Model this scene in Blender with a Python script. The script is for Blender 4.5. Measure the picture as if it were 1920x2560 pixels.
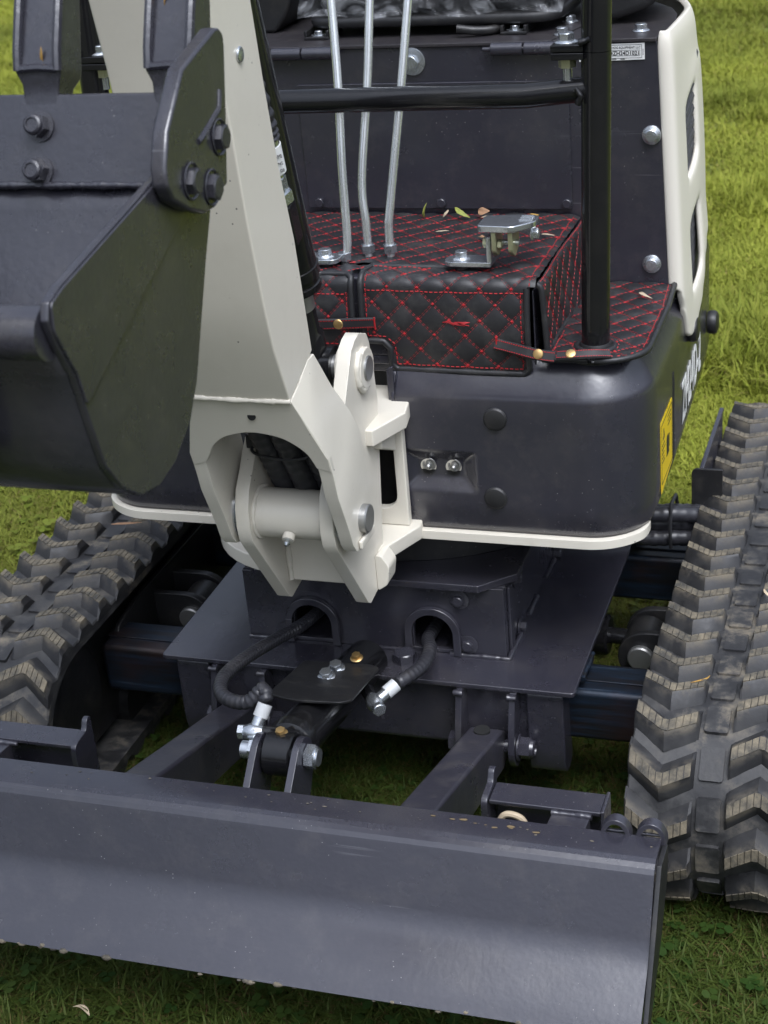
import bpy, bmesh, math, random
from mathutils import Vector, Matrix, Quaternion
import numpy as np
R=math.radians; PI=math.pi
random.seed(7); rng=np.random.default_rng(7)
for o in list(bpy.data.objects): bpy.data.objects.remove(o,do_unlink=True)
S=bpy.context.scene; C=S.collection

# ------------------------------------------------------------------ camera
cd=bpy.data.cameras.new('camera'); cam=bpy.data.objects.new('camera',cd); C.objects.link(cam); S.camera=cam
yaw,pit,rol=R(19.94),R(25.9),R(-5.29)
fw=Vector((-math.sin(yaw)*math.cos(pit),math.cos(yaw)*math.cos(pit),-math.sin(pit)))
rt=Vector((math.cos(yaw),math.sin(yaw),0)); up=rt.cross(fw)
rt,up=(math.cos(rol)*rt+math.sin(rol)*up),(-math.sin(rol)*rt+math.cos(rol)*up)
m=Matrix((rt,up,-fw)).transposed().to_4x4(); m.translation=(.7229,-1.4737,1.4295); cam.matrix_world=m
cd.sensor_fit='VERTICAL'; cd.sensor_height=17.3; cd.sensor_width=17.3*.75; cd.lens=17.3*4167/2560
cd.clip_start=.05; cd.clip_end=500
cd.dof.use_dof=True; cd.dof.focus_distance=2.0; cd.dof.aperture_fstop=6.3

# ------------------------------------------------------------------ sky, sun, exposure
w=bpy.data.worlds.new('World'); S.world=w; w.use_nodes=True; nt=w.node_tree; nt.nodes.clear()
sky=nt.nodes.new('ShaderNodeTexSky'); sky.sky_type='NISHITA'; sky.sun_disc=False
SUN_EL,SUN_AZ=R(62),R(145)      # azimuth from +y towards +x
sky.sun_elevation=SUN_EL; sky.sun_rotation=SUN_AZ; sky.air_density=1.5; sky.dust_density=10.0; sky.ozone_density=3.0
hs=nt.nodes.new('ShaderNodeHueSaturation'); hs.inputs['Saturation'].default_value=.30
bg=nt.nodes.new('ShaderNodeBackground'); bg.inputs['Strength'].default_value=.15
wo=nt.nodes.new('ShaderNodeOutputWorld')
tn=nt.nodes.new('ShaderNodeMix'); tn.data_type='RGBA'; tn.blend_type='MULTIPLY'; tn.inputs[0].default_value=1; tn.inputs[7].default_value=(.90,.975,1.13,1)   # cool cloud light
nt.links.new(sky.outputs[0],hs.inputs['Color']); nt.links.new(hs.outputs[0],tn.inputs[6]); nt.links.new(tn.outputs[2],bg.inputs[0]); nt.links.new(bg.outputs[0],wo.inputs[0])
sl=bpy.data.lights.new('sun','SUN'); sl.energy=1.0; sl.angle=R(30); sl.color=(1,.985,.96)
so=bpy.data.objects.new('sun',sl); C.objects.link(so)
sd=Vector((math.sin(SUN_AZ)*math.cos(SUN_EL),math.cos(SUN_AZ)*math.cos(SUN_EL),math.sin(SUN_EL)))
so.rotation_euler=sd.to_track_quat('Z','Y').to_euler(); so.location=sd*8
S.view_settings.view_transform='Standard'; S.view_settings.look='None'; S.view_settings.gamma=1; S.view_settings.exposure=0.38
S.view_settings.use_curve_mapping=False
S.render.engine='CYCLES'; S.cycles.use_denoising=True
S.cycles.adaptive_threshold=.025; S.cycles.max_bounces=6; S.cycles.diffuse_bounces=2; S.cycles.glossy_bounces=3; S.cycles.transmission_bounces=4; S.cycles.transparent_max_bounces=6

# ------------------------------------------------------------------ materials
MATS={}
class NT:
    def __init__(s,name):
        s.m=bpy.data.materials.new(name); s.m.use_nodes=True; s.t=s.m.node_tree; s.t.nodes.clear()
        s.o=s.n('OutputMaterial'); s.b=s.n('BsdfPrincipled'); s.l(s.b.outputs[0],s.o.inputs[0]); MATS[name]=s.m
        s.tc=s.n('TexCoord')
    def n(s,t,**k):
        x=s.t.nodes.new('ShaderNode'+t)
        for a,v in k.items(): setattr(x,a,v)
        return x
    def l(s,a,b): s.t.links.new(a,b)
    def noise(s,scale,detail=3,rough=.55,vec=None,dist=0):
        x=s.n('TexNoise'); x.inputs['Scale'].default_value=scale; x.inputs['Detail'].default_value=detail; x.inputs['Roughness'].default_value=rough; x.inputs['Distortion'].default_value=dist
        s.l(vec or s.tc.outputs['Object'],x.inputs['Vector']); return x.outputs[0]
    def ramp(s,f,a,b,ca=(0,0,0),cb=(1,1,1)):
        x=s.n('ValToRGB'); e=x.color_ramp.elements; e[0].position=a; e[1].position=b; e[0].color=(*ca,1); e[1].color=(*cb,1); s.l(f,x.inputs[0]); return x.outputs[0]
    def mix(s,f,a,b,blend='MIX'):
        x=s.n('Mix',data_type='RGBA',blend_type=blend)
        for k,v in ((0,f),(6,a),(7,b)):
            if hasattr(v,'links'): s.l(v,x.inputs[k])
            elif k==0: x.inputs[0].default_value=v
            else: x.inputs[k].default_value=(*v,1)
        return x.outputs[2]
    def bump(s,h,strength,dist=.001,prev=None):
        x=s.n('Bump'); x.inputs['Strength'].default_value=strength; x.inputs['Distance'].default_value=dist; s.l(h,x.inputs['Height'])
        if prev is not None: s.l(prev,x.inputs['Normal'])
        return x.outputs[0]
    def set(s,**k):
        for a,v in k.items():
            i=s.b.inputs[a.replace('_',' ')]
            if hasattr(v,'links'): s.l(v,i)
            else: i.default_value=(*v,1) if isinstance(v,tuple) and len(v)==3 else v
        return s

def paint(name,col,rough,dust=.0,speck=True,peel=.05,spec=.5,metal=0,dustcol=(.3,.27,.22),var=.12,scratch=0,chips=0):
    n=NT(name); a=n.noise(5,3); c=n.mix(n.ramp(a,.25,.8),tuple(v*(1-var) for v in col),tuple(v*(1+var) for v in col))
    rr=n.noise(14,5,.65)
    if dust>0:
        d=n.noise(23,6,.7); c=n.mix(n.ramp(d,.5,.86,(0,0,0),(dust,)*3),c,dustcol)
    if speck:
        v=n.n('TexVoronoi'); v.inputs['Scale'].default_value=120; n.l(n.tc.outputs['Object'],v.inputs['Vector'])
        g=n.noise(9,2); pr=n.n('Math',operation='MULTIPLY'); n.l(n.ramp(v.outputs['Distance'],.035,.085,(1,1,1),(0,0,0)),pr.inputs[0]); n.l(n.ramp(g,.47,.62),pr.inputs[1])
        c=n.mix(pr.outputs[0],c,(.26,.25,.24))
    if scratch:
        mp=n.n('Mapping'); mp.inputs['Scale'].default_value=(5,240,240); mp.inputs['Rotation'].default_value=(.1,.04,.07); n.l(n.tc.outputs['Object'],mp.inputs[0])
        s1=n.noise(1,2,.5,mp.outputs[0]); pr=n.n('Math',operation='MULTIPLY'); n.l(n.ramp(s1,.70,.74),pr.inputs[0]); n.l(n.ramp(n.noise(4,3),.55,.66,(0,0,0),(scratch,)*3),pr.inputs[1]); c=n.mix(pr.outputs[0],c,(.17,.17,.185))
        c=n.mix(n.ramp(n.noise(3.1,5,.7),.56,.80,(0,0,0),(.16,)*3),c,(.13,.115,.10))
    if chips:
        v=n.n('TexVoronoi'); v.inputs['Scale'].default_value=70; n.l(n.tc.outputs['Object'],v.inputs['Vector']); pr=n.n('Math',operation='MULTIPLY'); n.l(n.ramp(v.outputs['Distance'],.05,.09,(1,1,1),(0,0,0)),pr.inputs[0]); n.l(n.ramp(n.noise(11,2),.56,.62),pr.inputs[1]); c=n.mix(pr.outputs[0],c,(.10,.09,.08))
        c=n.mix(n.ramp(n.noise(6,6,.75),.58,.85,(0,0,0),(.30,)*3),c,(.42,.38,.31))
    rv=.05 if var<.05 else .3
    r=n.ramp(rr,.25,.8,(rough*(1-rv*.6),)*3,(min(1,rough*(1+rv)),)*3)
    nb=n.bump(n.noise(150,1,.5),peel,.002); nb=n.bump(n.noise(16,2),peel*.7,.004,nb)
    n.set(Base_Color=c,Roughness=r,Normal=nb,Metallic=metal); n.b.inputs['Specular IOR Level'].default_value=spec
    return n
paint('dark_paint',(.028,.0272,.037),.24,.08,True,.07,spec=1.0,var=.06,scratch=.5)
paint('dark_paint_worn',(.032,.031,.041),.30,.22,True,.10,spec=.95,var=.08,scratch=.8)
paint('bucket_paint',(.029,.0285,.037),.27,.08,True,.16,spec=1.0,var=.06,scratch=.6)
paint('white_paint',(.68,.64,.55),.26,.10,False,.02,var=.015,dustcol=(.30,.26,.20),chips=1)
paint('white_plastic',(.73,.69,.60),.32,.0,False,.03,var=.015)
paint('black_gloss',(.009,.009,.010),.16,.03,False,.05)
paint('black_satin',(.014,.014,.015),.38,.12,True,.10)
paint('black_plastic',(.016,.016,.017),.42,.10,False,.12)
paint('vent_plastic',(.055,.056,.06),.5,.0,False,.05)
paint('hood_paint',(.032,.029,.032),.36,.12,False,.06)
paint('rubber_hose',(.028,.028,.033),.34,.15,False,.10)
paint('steel_zinc',(.62,.65,.68),.24,.0,False,.10,metal=.92)
paint('steel_dull',(.38,.38,.37),.42,.25,False,.2,metal=.85,dustcol=(.2,.12,.07))
paint('brass',(.62,.42,.18),.35,.0,False,.1,metal=.9)
paint('yellow_passivate',(.50,.50,.32),.35,.0,False,.1,metal=.8)
paint('dark_void',(.006,.006,.006),.8,.0,False,.0)
paint('label_white',(.78,.78,.76),.45,.0,False,.0)
paint('sleeve_grey',(.52,.53,.53),.4,.25,False,.1)
paint('label_ink',(.012,.012,.014),.5,.0,False,.0)
paint('label_yellow',(.78,.55,.012),.4,.0,False,.0)
paint('tie_plastic',(.02,.02,.022),.5,.0,False,.0)
# zinc lever rods: streaked
n=NT('lever_zinc'); mp=n.n('Mapping'); mp.inputs['Scale'].default_value=(90,90,3); n.l(n.tc.outputs['Object'],mp.inputs[0])
st=n.noise(1,4,.6,mp.outputs[0]); c=n.mix(n.ramp(st,.3,.75),(.90,.92,.93),(.70,.72,.70)); ru=n.noise(30,4); c=n.mix(n.ramp(ru,.72,.8,(0,0,0),(.6,)*3),c,(.22,.09,.03))
n.set(Base_Color=c,Metallic=.8,Roughness=n.ramp(st,.3,.8,(.16,)*3,(.34,)*3))
# telescopic tube: black / blue scuffed steel with rust on the top
n=NT('tube_steel'); mp=n.n('Mapping'); mp.inputs['Scale'].default_value=(4,60,60); n.l(n.tc.outputs['Object'],mp.inputs[0])
s1=n.noise(1,5,.7,mp.outputs[0]); s2=n.noise(9,4)
c=n.mix(n.ramp(s1,.42,.62),(.012,.012,.014),(.010,.022,.042)); c=n.mix(n.ramp(s1,.6,.78,(0,0,0),(.75,)*3),c,(.16,.17,.19))
c=n.mix(n.ramp(s2,.55,.8,(0,0,0),(.55,)*3),c,(.06,.025,.015))
n.set(Base_Color=c,Metallic=.35,Roughness=n.ramp(s1,.3,.8,(.28,)*3,(.6,)*3),Normal=n.bump(s1,.25,.001))
# rubber of the tracks, dusty
n=NT('track_rubber'); g=n.n('NewGeometry'); d1=n.noise(26,6,.68,g.outputs['Position']); d2=n.noise(120,3,.6,g.outputs['Position']); d3=n.noise(7,2,.5,g.outputs['Position'])
c=n.mix(n.ramp(d1,.42,.80,(0,0,0),(.75,)*3),(.020,.020,.0215),(.105,.103,.099)); mm=n.n('Math',operation='MULTIPLY'); n.l(n.ramp(d1,.5,.72),mm.inputs[0]); n.l(n.ramp(d3,.45,.6),mm.inputs[1]); c=n.mix(mm.outputs[0],c,(.19,.16,.115))
n.set(Base_Color=c,Roughness=n.ramp(d1,.3,.7,(.42,)*3,(.8,)*3),Normal=n.bump(d2,.35,.001,n.bump(d1,.3,.002)))
n=NT('lug_rubber'); g=n.n('NewGeometry'); d1=n.noise(26,6,.68,g.outputs['Position']); d2=n.noise(120,3,.6,g.outputs['Position']); sz=n.n('SeparateXYZ'); n.l(n.tc.outputs['Object'],sz.inputs[0])
c=n.mix(n.ramp(d1,.46,.84,(0,0,0),(.4,)*3),(.020,.020,.0215),(.105,.103,.099)); mm=n.n('Math',operation='MULTIPLY'); n.l(n.ramp(d1,.42,.66),mm.inputs[0]); n.l(n.ramp(sz.outputs['Z'],.009,.019),mm.inputs[1]); c=n.mix(mm.outputs[0],c,(.15,.126,.088))
n.set(Base_Color=c,Roughness=n.ramp(d1,.3,.7,(.42,)*3,(.85,)*3),Normal=n.bump(d2,.35,.001,n.bump(d1,.3,.002)))
n=NT('lug_dirt'); g=n.n('NewGeometry'); d1=n.noise(40,6,.7,g.outputs['Position']); d2=n.noise(170,3,.6,g.outputs['Position'])
c=n.mix(n.ramp(d1,.38,.68),(.05,.047,.040),(.205,.172,.118)); n.set(Base_Color=c,Roughness=.85,Normal=n.bump(d2,.6,.0012))
# quilted leather and thread
n=NT('leather'); v=n.n('TexVoronoi'); v.inputs['Scale'].default_value=900; n.l(n.tc.outputs['Object'],v.inputs['Vector']); d=n.noise(19,6,.7)
c=n.mix(n.ramp(d,.5,.85,(0,0,0),(.45,)*3),(.017,.017,.019),(.13,.125,.115))
n.set(Base_Color=c,Roughness=.46,Normal=n.bump(v.outputs['Distance'],.18,.0006))
n=NT('red_thread'); n.set(Base_Color=(.36,.008,.012),Roughness=.55)
n=NT('wrap_film'); wv=n.noise(20,4,.6,dist=2.0); n.set(Base_Color=(.75,.77,.8),Roughness=.07,Normal=n.bump(wv,1.0,.012),Alpha=n.ramp(wv,.42,.66,(.03,)*3,(.28,)*3)); n.b.inputs['Specular IOR Level'].default_value=1.0
n=NT('scuff_tan'); n.set(Base_Color=(.16,.115,.055),Roughness=.7)
n=NT('leaf_yellow'); c=n.mix(n.noise(60,3),(.42,.26,.05),(.30,.15,.04)); n.set(Base_Color=c,Roughness=.7)
n=NT('leaf_brown'); c=n.mix(n.noise(60,3),(.38,.23,.13),(.24,.12,.06)); n.set(Base_Color=c,Roughness=.75)
n=NT('leaf_pale'); c=n.mix(n.noise(60,3),(.55,.46,.34),(.40,.31,.19)); n.set(Base_Color=c,Roughness=.7)
n=NT('leaf_green'); c=n.mix(n.noise(60,3),(.20,.24,.04),(.33,.33,.07)); n.set(Base_Color=c,Roughness=.6)
# soil
n=NT('soil'); g=n.n('NewGeometry'); a=n.noise(3,5,.6,g.outputs['Position']); b=n.noise(60,5,.7,g.outputs['Position'])
c=n.mix(b,(.028,.022,.014),(.07,.055,.03)); c=n.mix(n.ramp(a,.4,.65),c,(.045,.065,.018)); sx=n.n('SeparateXYZ'); n.l(g.outputs['Position'],sx.inputs[0]); fr_=n.n('MapRange'); n.l(sx.outputs['Y'],fr_.inputs[0]); fr_.inputs[1].default_value=.9; fr_.inputs[2].default_value=2.0; c=n.mix(fr_.outputs[0],c,n.mix(b,(.07,.10,.012),(.16,.19,.03)))
n.set(Base_Color=c,Roughness=.95,Normal=n.bump(b,.8,.01))
# grass blades: per-blade attribute 'tone' + big patches in world space
n=NT('grass'); at=n.n('Attribute',attribute_name='tone'); hh=n.n('Attribute',attribute_name='hgt')
g=n.n('NewGeometry'); p1=n.noise(.9,3,.55,g.outputs['Position']); p2=n.noise(5,3,.6,g.outputs['Position'])
green=n.mix(at.outputs['Fac'],(.020,.048,.009),(.080,.100,.020))  # near blades: shade around the machine put into this darker green
sx=n.n('SeparateXYZ'); n.l(g.outputs['Position'],sx.inputs[0])
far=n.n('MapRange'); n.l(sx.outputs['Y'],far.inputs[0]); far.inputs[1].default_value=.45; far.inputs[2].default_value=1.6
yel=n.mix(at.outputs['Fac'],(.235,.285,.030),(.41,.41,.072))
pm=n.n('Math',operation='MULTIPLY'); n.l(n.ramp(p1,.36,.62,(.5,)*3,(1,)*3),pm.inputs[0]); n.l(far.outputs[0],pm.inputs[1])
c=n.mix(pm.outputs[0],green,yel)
dead=n.ramp(at.outputs['Fac'],.80,.86)
dm=n.n('Math',operation='MULTIPLY'); n.l(dead,dm.inputs[0]); n.l(n.ramp(p2,.35,.60,(.45,)*3,(1,)*3),dm.inputs[1])
dcol=n.mix(far.outputs[0],(.17,.11,.052),(.36,.26,.12)); c=n.mix(dm.outputs[0],c,dcol)  # near straw: browner thatch, also darkened by the same painted shade
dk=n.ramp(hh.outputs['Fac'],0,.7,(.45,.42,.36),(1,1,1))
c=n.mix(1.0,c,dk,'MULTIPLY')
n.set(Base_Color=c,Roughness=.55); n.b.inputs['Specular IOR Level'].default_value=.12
n.b.inputs['Subsurface Weight'].default_value=0
tr=n.n('BsdfTranslucent'); n.l(c,tr.inputs[0]); ms=n.n('MixShader'); ms.inputs[0].default_value=.22; n.l(n.b.outputs[0],ms.inputs[1]); n.l(tr.outputs[0],ms.inputs[2]); n.l(ms.outputs[0],n.o.inputs[0])

# ------------------------------------------------------------------ mesh helpers
L0=Vector((0,.74,0))
root=None
def link(o,parent):
    C.objects.link(o)
    if parent is not None:
        o.parent=parent
        if parent is root: o.location=o.location-L0
    return o
def finish(me,mats,smooth=True,ang=38):
    for mm in (mats if isinstance(mats,(list,tuple)) else [mats]): me.materials.append(MATS[mm])
    if smooth:
        me.polygons.foreach_set('use_smooth',[True]*len(me.polygons)); me.set_sharp_from_angle(angle=R(ang))
    me.update()
def catmull(pts,n=8,closed=False):
    P=[Vector(p) for p in pts]; out=[]; k=len(P)
    for i in range(k if closed else k-1):
        a=P[(i-1)%k] if closed or i>0 else P[0]*2-P[1]; b=P[i]; c_=P[(i+1)%k]; d=P[(i+2)%k] if closed or i+2<k else P[-1]*2-P[-2]
        for j in range(n):
            t=j/n; out.append(.5*((2*b)+(c_-a)*t+(2*a-5*b+4*c_-d)*t*t+(3*b-a-3*c_+d)*t**3))
    if not closed: out.append(P[-1])
    return out
class B:
    def __init__(s): s.b=bmesh.new(); s.mi=0
    def _tag(s,fs):
        for f in fs: f.material_index=s.mi
    def box(s,x0,x1,y0,y1,z0,z1,M=None):
        v=[s.b.verts.new(Vector(p) if M is None else M@Vector(p)) for p in ((x0,y0,z0),(x1,y0,z0),(x1,y1,z0),(x0,y1,z0),(x0,y0,z1),(x1,y0,z1),(x1,y1,z1),(x0,y1,z1))]
        s._tag([s.b.faces.new([v[i] for i in q]) for q in ((3,2,1,0),(4,5,6,7),(0,1,5,4),(1,2,6,5),(2,3,7,6),(3,0,4,7))]); return s
    def prism(s,pts,ax,a0,a1,holes=(),M=None):
        def P(p,a):
            v=Vector((a,p[0],p[1])) if ax=='x' else Vector((p[0],a,p[1])) if ax=='y' else Vector((p[0],p[1],a))
            return v if M is None else M@v
        loops=[list(pts)]+[list(h) for h in holes]; lo=[];hi=[]
        for Lp in loops:
            lo.append([s.b.verts.new(P(p,a0)) for p in Lp]); hi.append([s.b.verts.new(P(p,a1)) for p in Lp])
        fs=[]
        for A,Bv in zip(lo,hi):
            for i in range(len(A)): j=(i+1)%len(A); fs.append(s.b.faces.new((A[i],A[j],Bv[j],Bv[i])))
        if not holes: fs.append(s.b.faces.new(lo[0][::-1])); fs.append(s.b.faces.new(hi[0]))
        else:
            for grp in (lo,hi):
                ed=[]
                for A in grp:
                    for i in range(len(A)):
                        e=s.b.edges.get((A[i],A[(i+1)%len(A)])); ed.append(e)
                r=bmesh.ops.triangle_fill(s.b,use_beauty=True,use_dissolve=False,edges=ed); fs+=[f for f in r['geom'] if isinstance(f,bmesh.types.BMFace)]
        s._tag(fs); return s
    def ring(s,c_,ax,u,v,r,n): return [s.b.verts.new(c_+u*(r*math.cos(2*PI*i/n))+v*(r*math.sin(2*PI*i/n))) for i in range(n)]
    def lathe(s,p0,p1,prof,n=24,cap=True):
        """prof: list of (t along p0->p1 in metres, radius)"""
        p0=Vector(p0); d=(Vector(p1)-p0).normalized(); u=d.orthogonal().normalized(); v=d.cross(u); rs=[s.ring(p0+d*t,d,u,v,max(r,1e-5),n) for t,r in prof]; fs=[]
        for A,Bv in zip(rs,rs[1:]):
            for i in range(n): j=(i+1)%n; fs.append(s.b.faces.new((A[i],A[j],Bv[j],Bv[i])))
        if cap: fs.append(s.b.faces.new(rs[0][::-1])); fs.append(s.b.faces.new(rs[-1]))
        s._tag(fs); return s
    def cyl(s,p0,p1,r,r1=None,n=24,bev=0):
        l=(Vector(p1)-Vector(p0)).length; r1=r if r1 is None else r1
        pr=[(0,r),(l,r1)] if not bev else [(0,r-bev),(bev,r),(l-bev,r1),(l,r1-bev)]
        return s.lathe(p0,p1,pr,n)
    def tube(s,pts,r,n=10,rf=None,cap=True):
        P=[Vector(p) for p in pts]; rs=[]; u=None; fs=[]
        for i,p in enumerate(P):
            d=(P[min(i+1,len(P)-1)]-P[max(i-1,0)]).normalized()
            u=(d.orthogonal() if u is None else (u-d*u.dot(d))).normalized(); v=d.cross(u)
            rs.append(s.ring(p,d,u,v,r if rf is None else r*rf(i),n))
        for A,Bv in zip(rs,rs[1:]):
            for i in range(n): j=(i+1)%n; fs.append(s.b.faces.new((A[i],A[j],Bv[j],Bv[i])))
        if cap: fs.append(s.b.faces.new(rs[0][::-1])); fs.append(s.b.faces.new(rs[-1]))
        s._tag(fs); return s
    def grid(s,P,mask=None):
        """P: 2D list of points"""
        V={}; fs=[]; nu=len(P); nv=len(P[0])
        def g(i,j):
            if (i,j) not in V: V[i,j]=s.b.verts.new(P[i][j])
            return V[i,j]
        for i in range(nu-1):
            for j in range(nv-1):
                if mask is None or mask(i,j): fs.append(s.b.faces.new((g(i,j),g(i+1,j),g(i+1,j+1),g(i,j+1))))
        s._tag(fs); return s
    def mesh(s,name,mats,smooth=True,ang=38,fix=True):
        if fix: bmesh.ops.recalc_face_normals(s.b,faces=s.b.faces)
        me=bpy.data.meshes.new(name); s.b.to_mesh(me); s.b.free(); finish(me,mats,smooth,ang); return me
    def build(s,name,mats,parent=None,bevel=0,seg=2,smooth=True,ang=38,solid=0,label=None,kind=None,fix=True,off=-1):
        me=s.mesh(name,mats,smooth,ang,fix); o=bpy.data.objects.new(name,me)
        if solid: md=o.modifiers.new('solid','SOLIDIFY'); md.thickness=solid; md.offset=off
        if bevel:
            md=o.modifiers.new('bevel','BEVEL'); md.width=bevel; md.segments=seg; md.limit_method='ANGLE'; md.angle_limit=R(32); md.use_clamp_overlap=True
            md.harden_normals=False; wn=o.modifiers.new('wn','WEIGHTED_NORMAL'); wn.keep_sharp=False; wn.weight=60
        if label: o['label']=label
        if kind: o['kind']=kind
        return link(o,parent)
def arc(cx,cy,r,a0,a1,n=8): return [(cx+r*math.cos(R(a0+(a1-a0)*i/n)),cy+r*math.sin(R(a0+(a1-a0)*i/n))) for i in range(n+1)]
def rrect(x0,x1,y0,y1,r,n=5): return arc(x1-r,y1-r,r,0,90,n)+arc(x0+r,y1-r,r,90,180,n)+arc(x0+r,y0+r,r,180,270,n)+arc(x1-r,y0+r,r,270,360,n)
def rpoly(pts,r,n=4):
    """round the corners of a polygon; r number or list"""
    out=[]; k=len(pts)
    for i in range(k):
        p=Vector(pts[i]); a=Vector(pts[i-1])-p; b=Vector(pts[(i+1)%k])-p; rr=r[i] if isinstance(r,(list,tuple)) else r
        la,lb=a.length,b.length; d=min(rr,la*.45,lb*.45)
        if d<1e-6: out.append(tuple(p)); continue
        A=p+a/la*d; Bp=p+b/lb*d
        for j in range(n+1):
            t=j/n; q=A*(1-t)**2+p*2*t*(1-t)+Bp*t*t; out.append((q.x,q.y))
    return out
SH={}
def shared(key,fn):
    if key not in SH: SH[key]=fn()
    return SH[key]
def place(name,me,parent,loc,d=(0,0,1),spin=0,scale=1):
    o=bpy.data.objects.new(name,me); q=Vector(d).to_track_quat('Z','Y')@Quaternion((0,0,1),spin)
    o.rotation_mode='QUATERNION'; o.rotation_quaternion=q; o.location=Vector(loc); o.scale=(scale,)*3 if not isinstance(scale,(tuple,list)) else scale
    return link(o,parent)
def hexpts(r): return [(r*math.cos(PI/3*i),r*math.sin(PI/3*i)) for i in range(6)]
def bolt_mesh(kind,mat):
    """unit bolt: hex corner radius 1"""
    def f():
        b=B()
        if kind=='flange':
            b.lathe((0,0,0),(0,0,1),[(0,1.38),(.12,1.4),(.25,1.25),(.36,.98)],28)
            b.prism(hexpts(1.0),'z',.3,1.12); b.lathe((0,0,1.1),(0,0,2),[(0,.84),(.1,.8),(.12,.55)],24)
        elif kind=='washer':
            b.lathe((0,0,0),(0,0,1),[(0,1.75),(.18,1.75),(.2,1.7)],28); b.prism(hexpts(1.0),'z',.2,.95); b.lathe((0,0,.94),(0,0,2),[(0,.86),(.1,.78)],24)
        elif kind=='nut':
            b.lathe((0,0,0),(0,0,1),[(0,1.25),(.16,1.25),(.17,1.1)],28); b.prism(hexpts(1.0),'z',.16,1.1); b.lathe((0,0,1.1),(0,0,2),[(0,.85),(.3,.78),(.42,.62),(.42,.5),(.30,.48)],24)
        elif kind=='plain':
            b.prism(hexpts(1.0),'z',0,.72); b.lathe((0,0,.7),(0,0,2),[(0,.88),(.1,.76)],24)
        elif kind=='cap':
            b.lathe((0,0,0),(0,0,1),[(0,1.5),(.1,1.52),(.22,1.45),(.4,1.05),(.72,.98),(.8,.86)],28); b.prism(hexpts(.62),'z',.78,.86)
        elif kind=='dome':
            b.lathe((0,0,0),(0,0,1),[(0,1),(.12,1),(.26,.88),(.34,.6),(.37,.2),(.375,.001)],28)
        return b.mesh(kind+'_bolt',mat,ang=30)
    return shared((kind,mat),f)
def bolt(parent,loc,d,r,kind='plain',mat='steel_zinc',name='bolt',spin=None): return place(name,bolt_mesh(kind,mat),parent,loc,d,random.uniform(0,1) if spin is None else spin,r)
def bead(name,pts,r,mat,parent):
    """weld bead: lumpy tube"""
    P=[Vector(p) for p in pts]; Q=[]
    for a,b in zip(P,P[1:]):
        k=max(2,int((b-a).length/.0022))
        for i in range(k): Q.append(a.lerp(b,i/k)+Vector((random.gauss(0,1),random.gauss(0,1),random.gauss(0,1)))*r*.05)
    Q.append(P[-1]); ph=random.uniform(0,6); rs=[1+.10*math.sin(i*1.1+ph)*math.sin(i*.23+ph)+random.uniform(-.07,.07)+.16*math.sin(i*.31+2*ph) for i in range(len(Q))]
    return B().tube(Q,r,8,lambda i:rs[i]).build(name,mat,parent,ang=80)
def text_mesh(body,size,mat,extr=.0003,shear=0,spacing=1,width=None,bold=0):
    cu=bpy.data.curves.new('t','FONT'); cu.body=body; cu.size=size; cu.extrude=extr; cu.shear=shear; cu.offset=bold; cu.space_character=spacing; cu.align_x='LEFT'
    o=bpy.data.objects.new('t',cu); C.objects.link(o); dg=bpy.context.evaluated_depsgraph_get(); me=bpy.data.meshes.new_from_object(o.evaluated_get(dg)); bpy.data.objects.remove(o,do_unlink=True)
    me.materials.clear(); me.materials.append(MATS[mat])
    if width:
        xs=[v.co.x for v in me.vertices]; k=width/(max(xs)-min(xs))
        for v in me.vertices: v.co.x*=k
    return me
def text(name,body,size,mat,parent,M,**k):
    me=text_mesh(body,size,mat,**k); me.transform(M); o=bpy.data.objects.new(name,me); return link(o,parent)
def hose_pts(pts,n=14): return catmull(pts,n)
def corr(i,step=4,amp=.10): return 1+amp*(1 if (i%step)<step/2 else -1)
def spiral_hose(name,pts,r,mat,parent,step=.004,period=3,amp=.10,n=12):
    P=catmull(pts,20); Q=[P[0]]; acc=0
    for a,b in zip(P,P[1:]):
        d=(b-a).length; t=step-acc
        while t<=d: Q.append(a.lerp(b,t/d)); t+=step
        acc=(d-(t-step))
    return B().tube(Q,r,n,lambda i:1+amp*(1 if i%period else -1)).build(name,mat,parent,ang=60)

# ------------------------------------------------------------------ ground
NX=90
gb=B(); P=[]
def gz(x,y): return .006*math.sin(3.1*x+1.3*y)+.004*math.sin(7*x-5*y)-.004
xs=sorted(set([-60,-30,-15,-8]+[round(-5+.25*i,3) for i in range(41)]+[8,15,30,60])); ys=sorted(set([-40,-20,-8]+[round(-3+.25*i,3) for i in range(61)]+[16,25,45,90]))
gb.grid([[Vector((x,y,gz(x,y) if abs(x)<5 and -3<y<12 else -.004)) for y in ys] for x in xs])
g=gb.build('lawn_ground','soil'); g['kind']='structure'
if g.data.polygons[0].normal.z<0: g.data.flip_normals()

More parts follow.
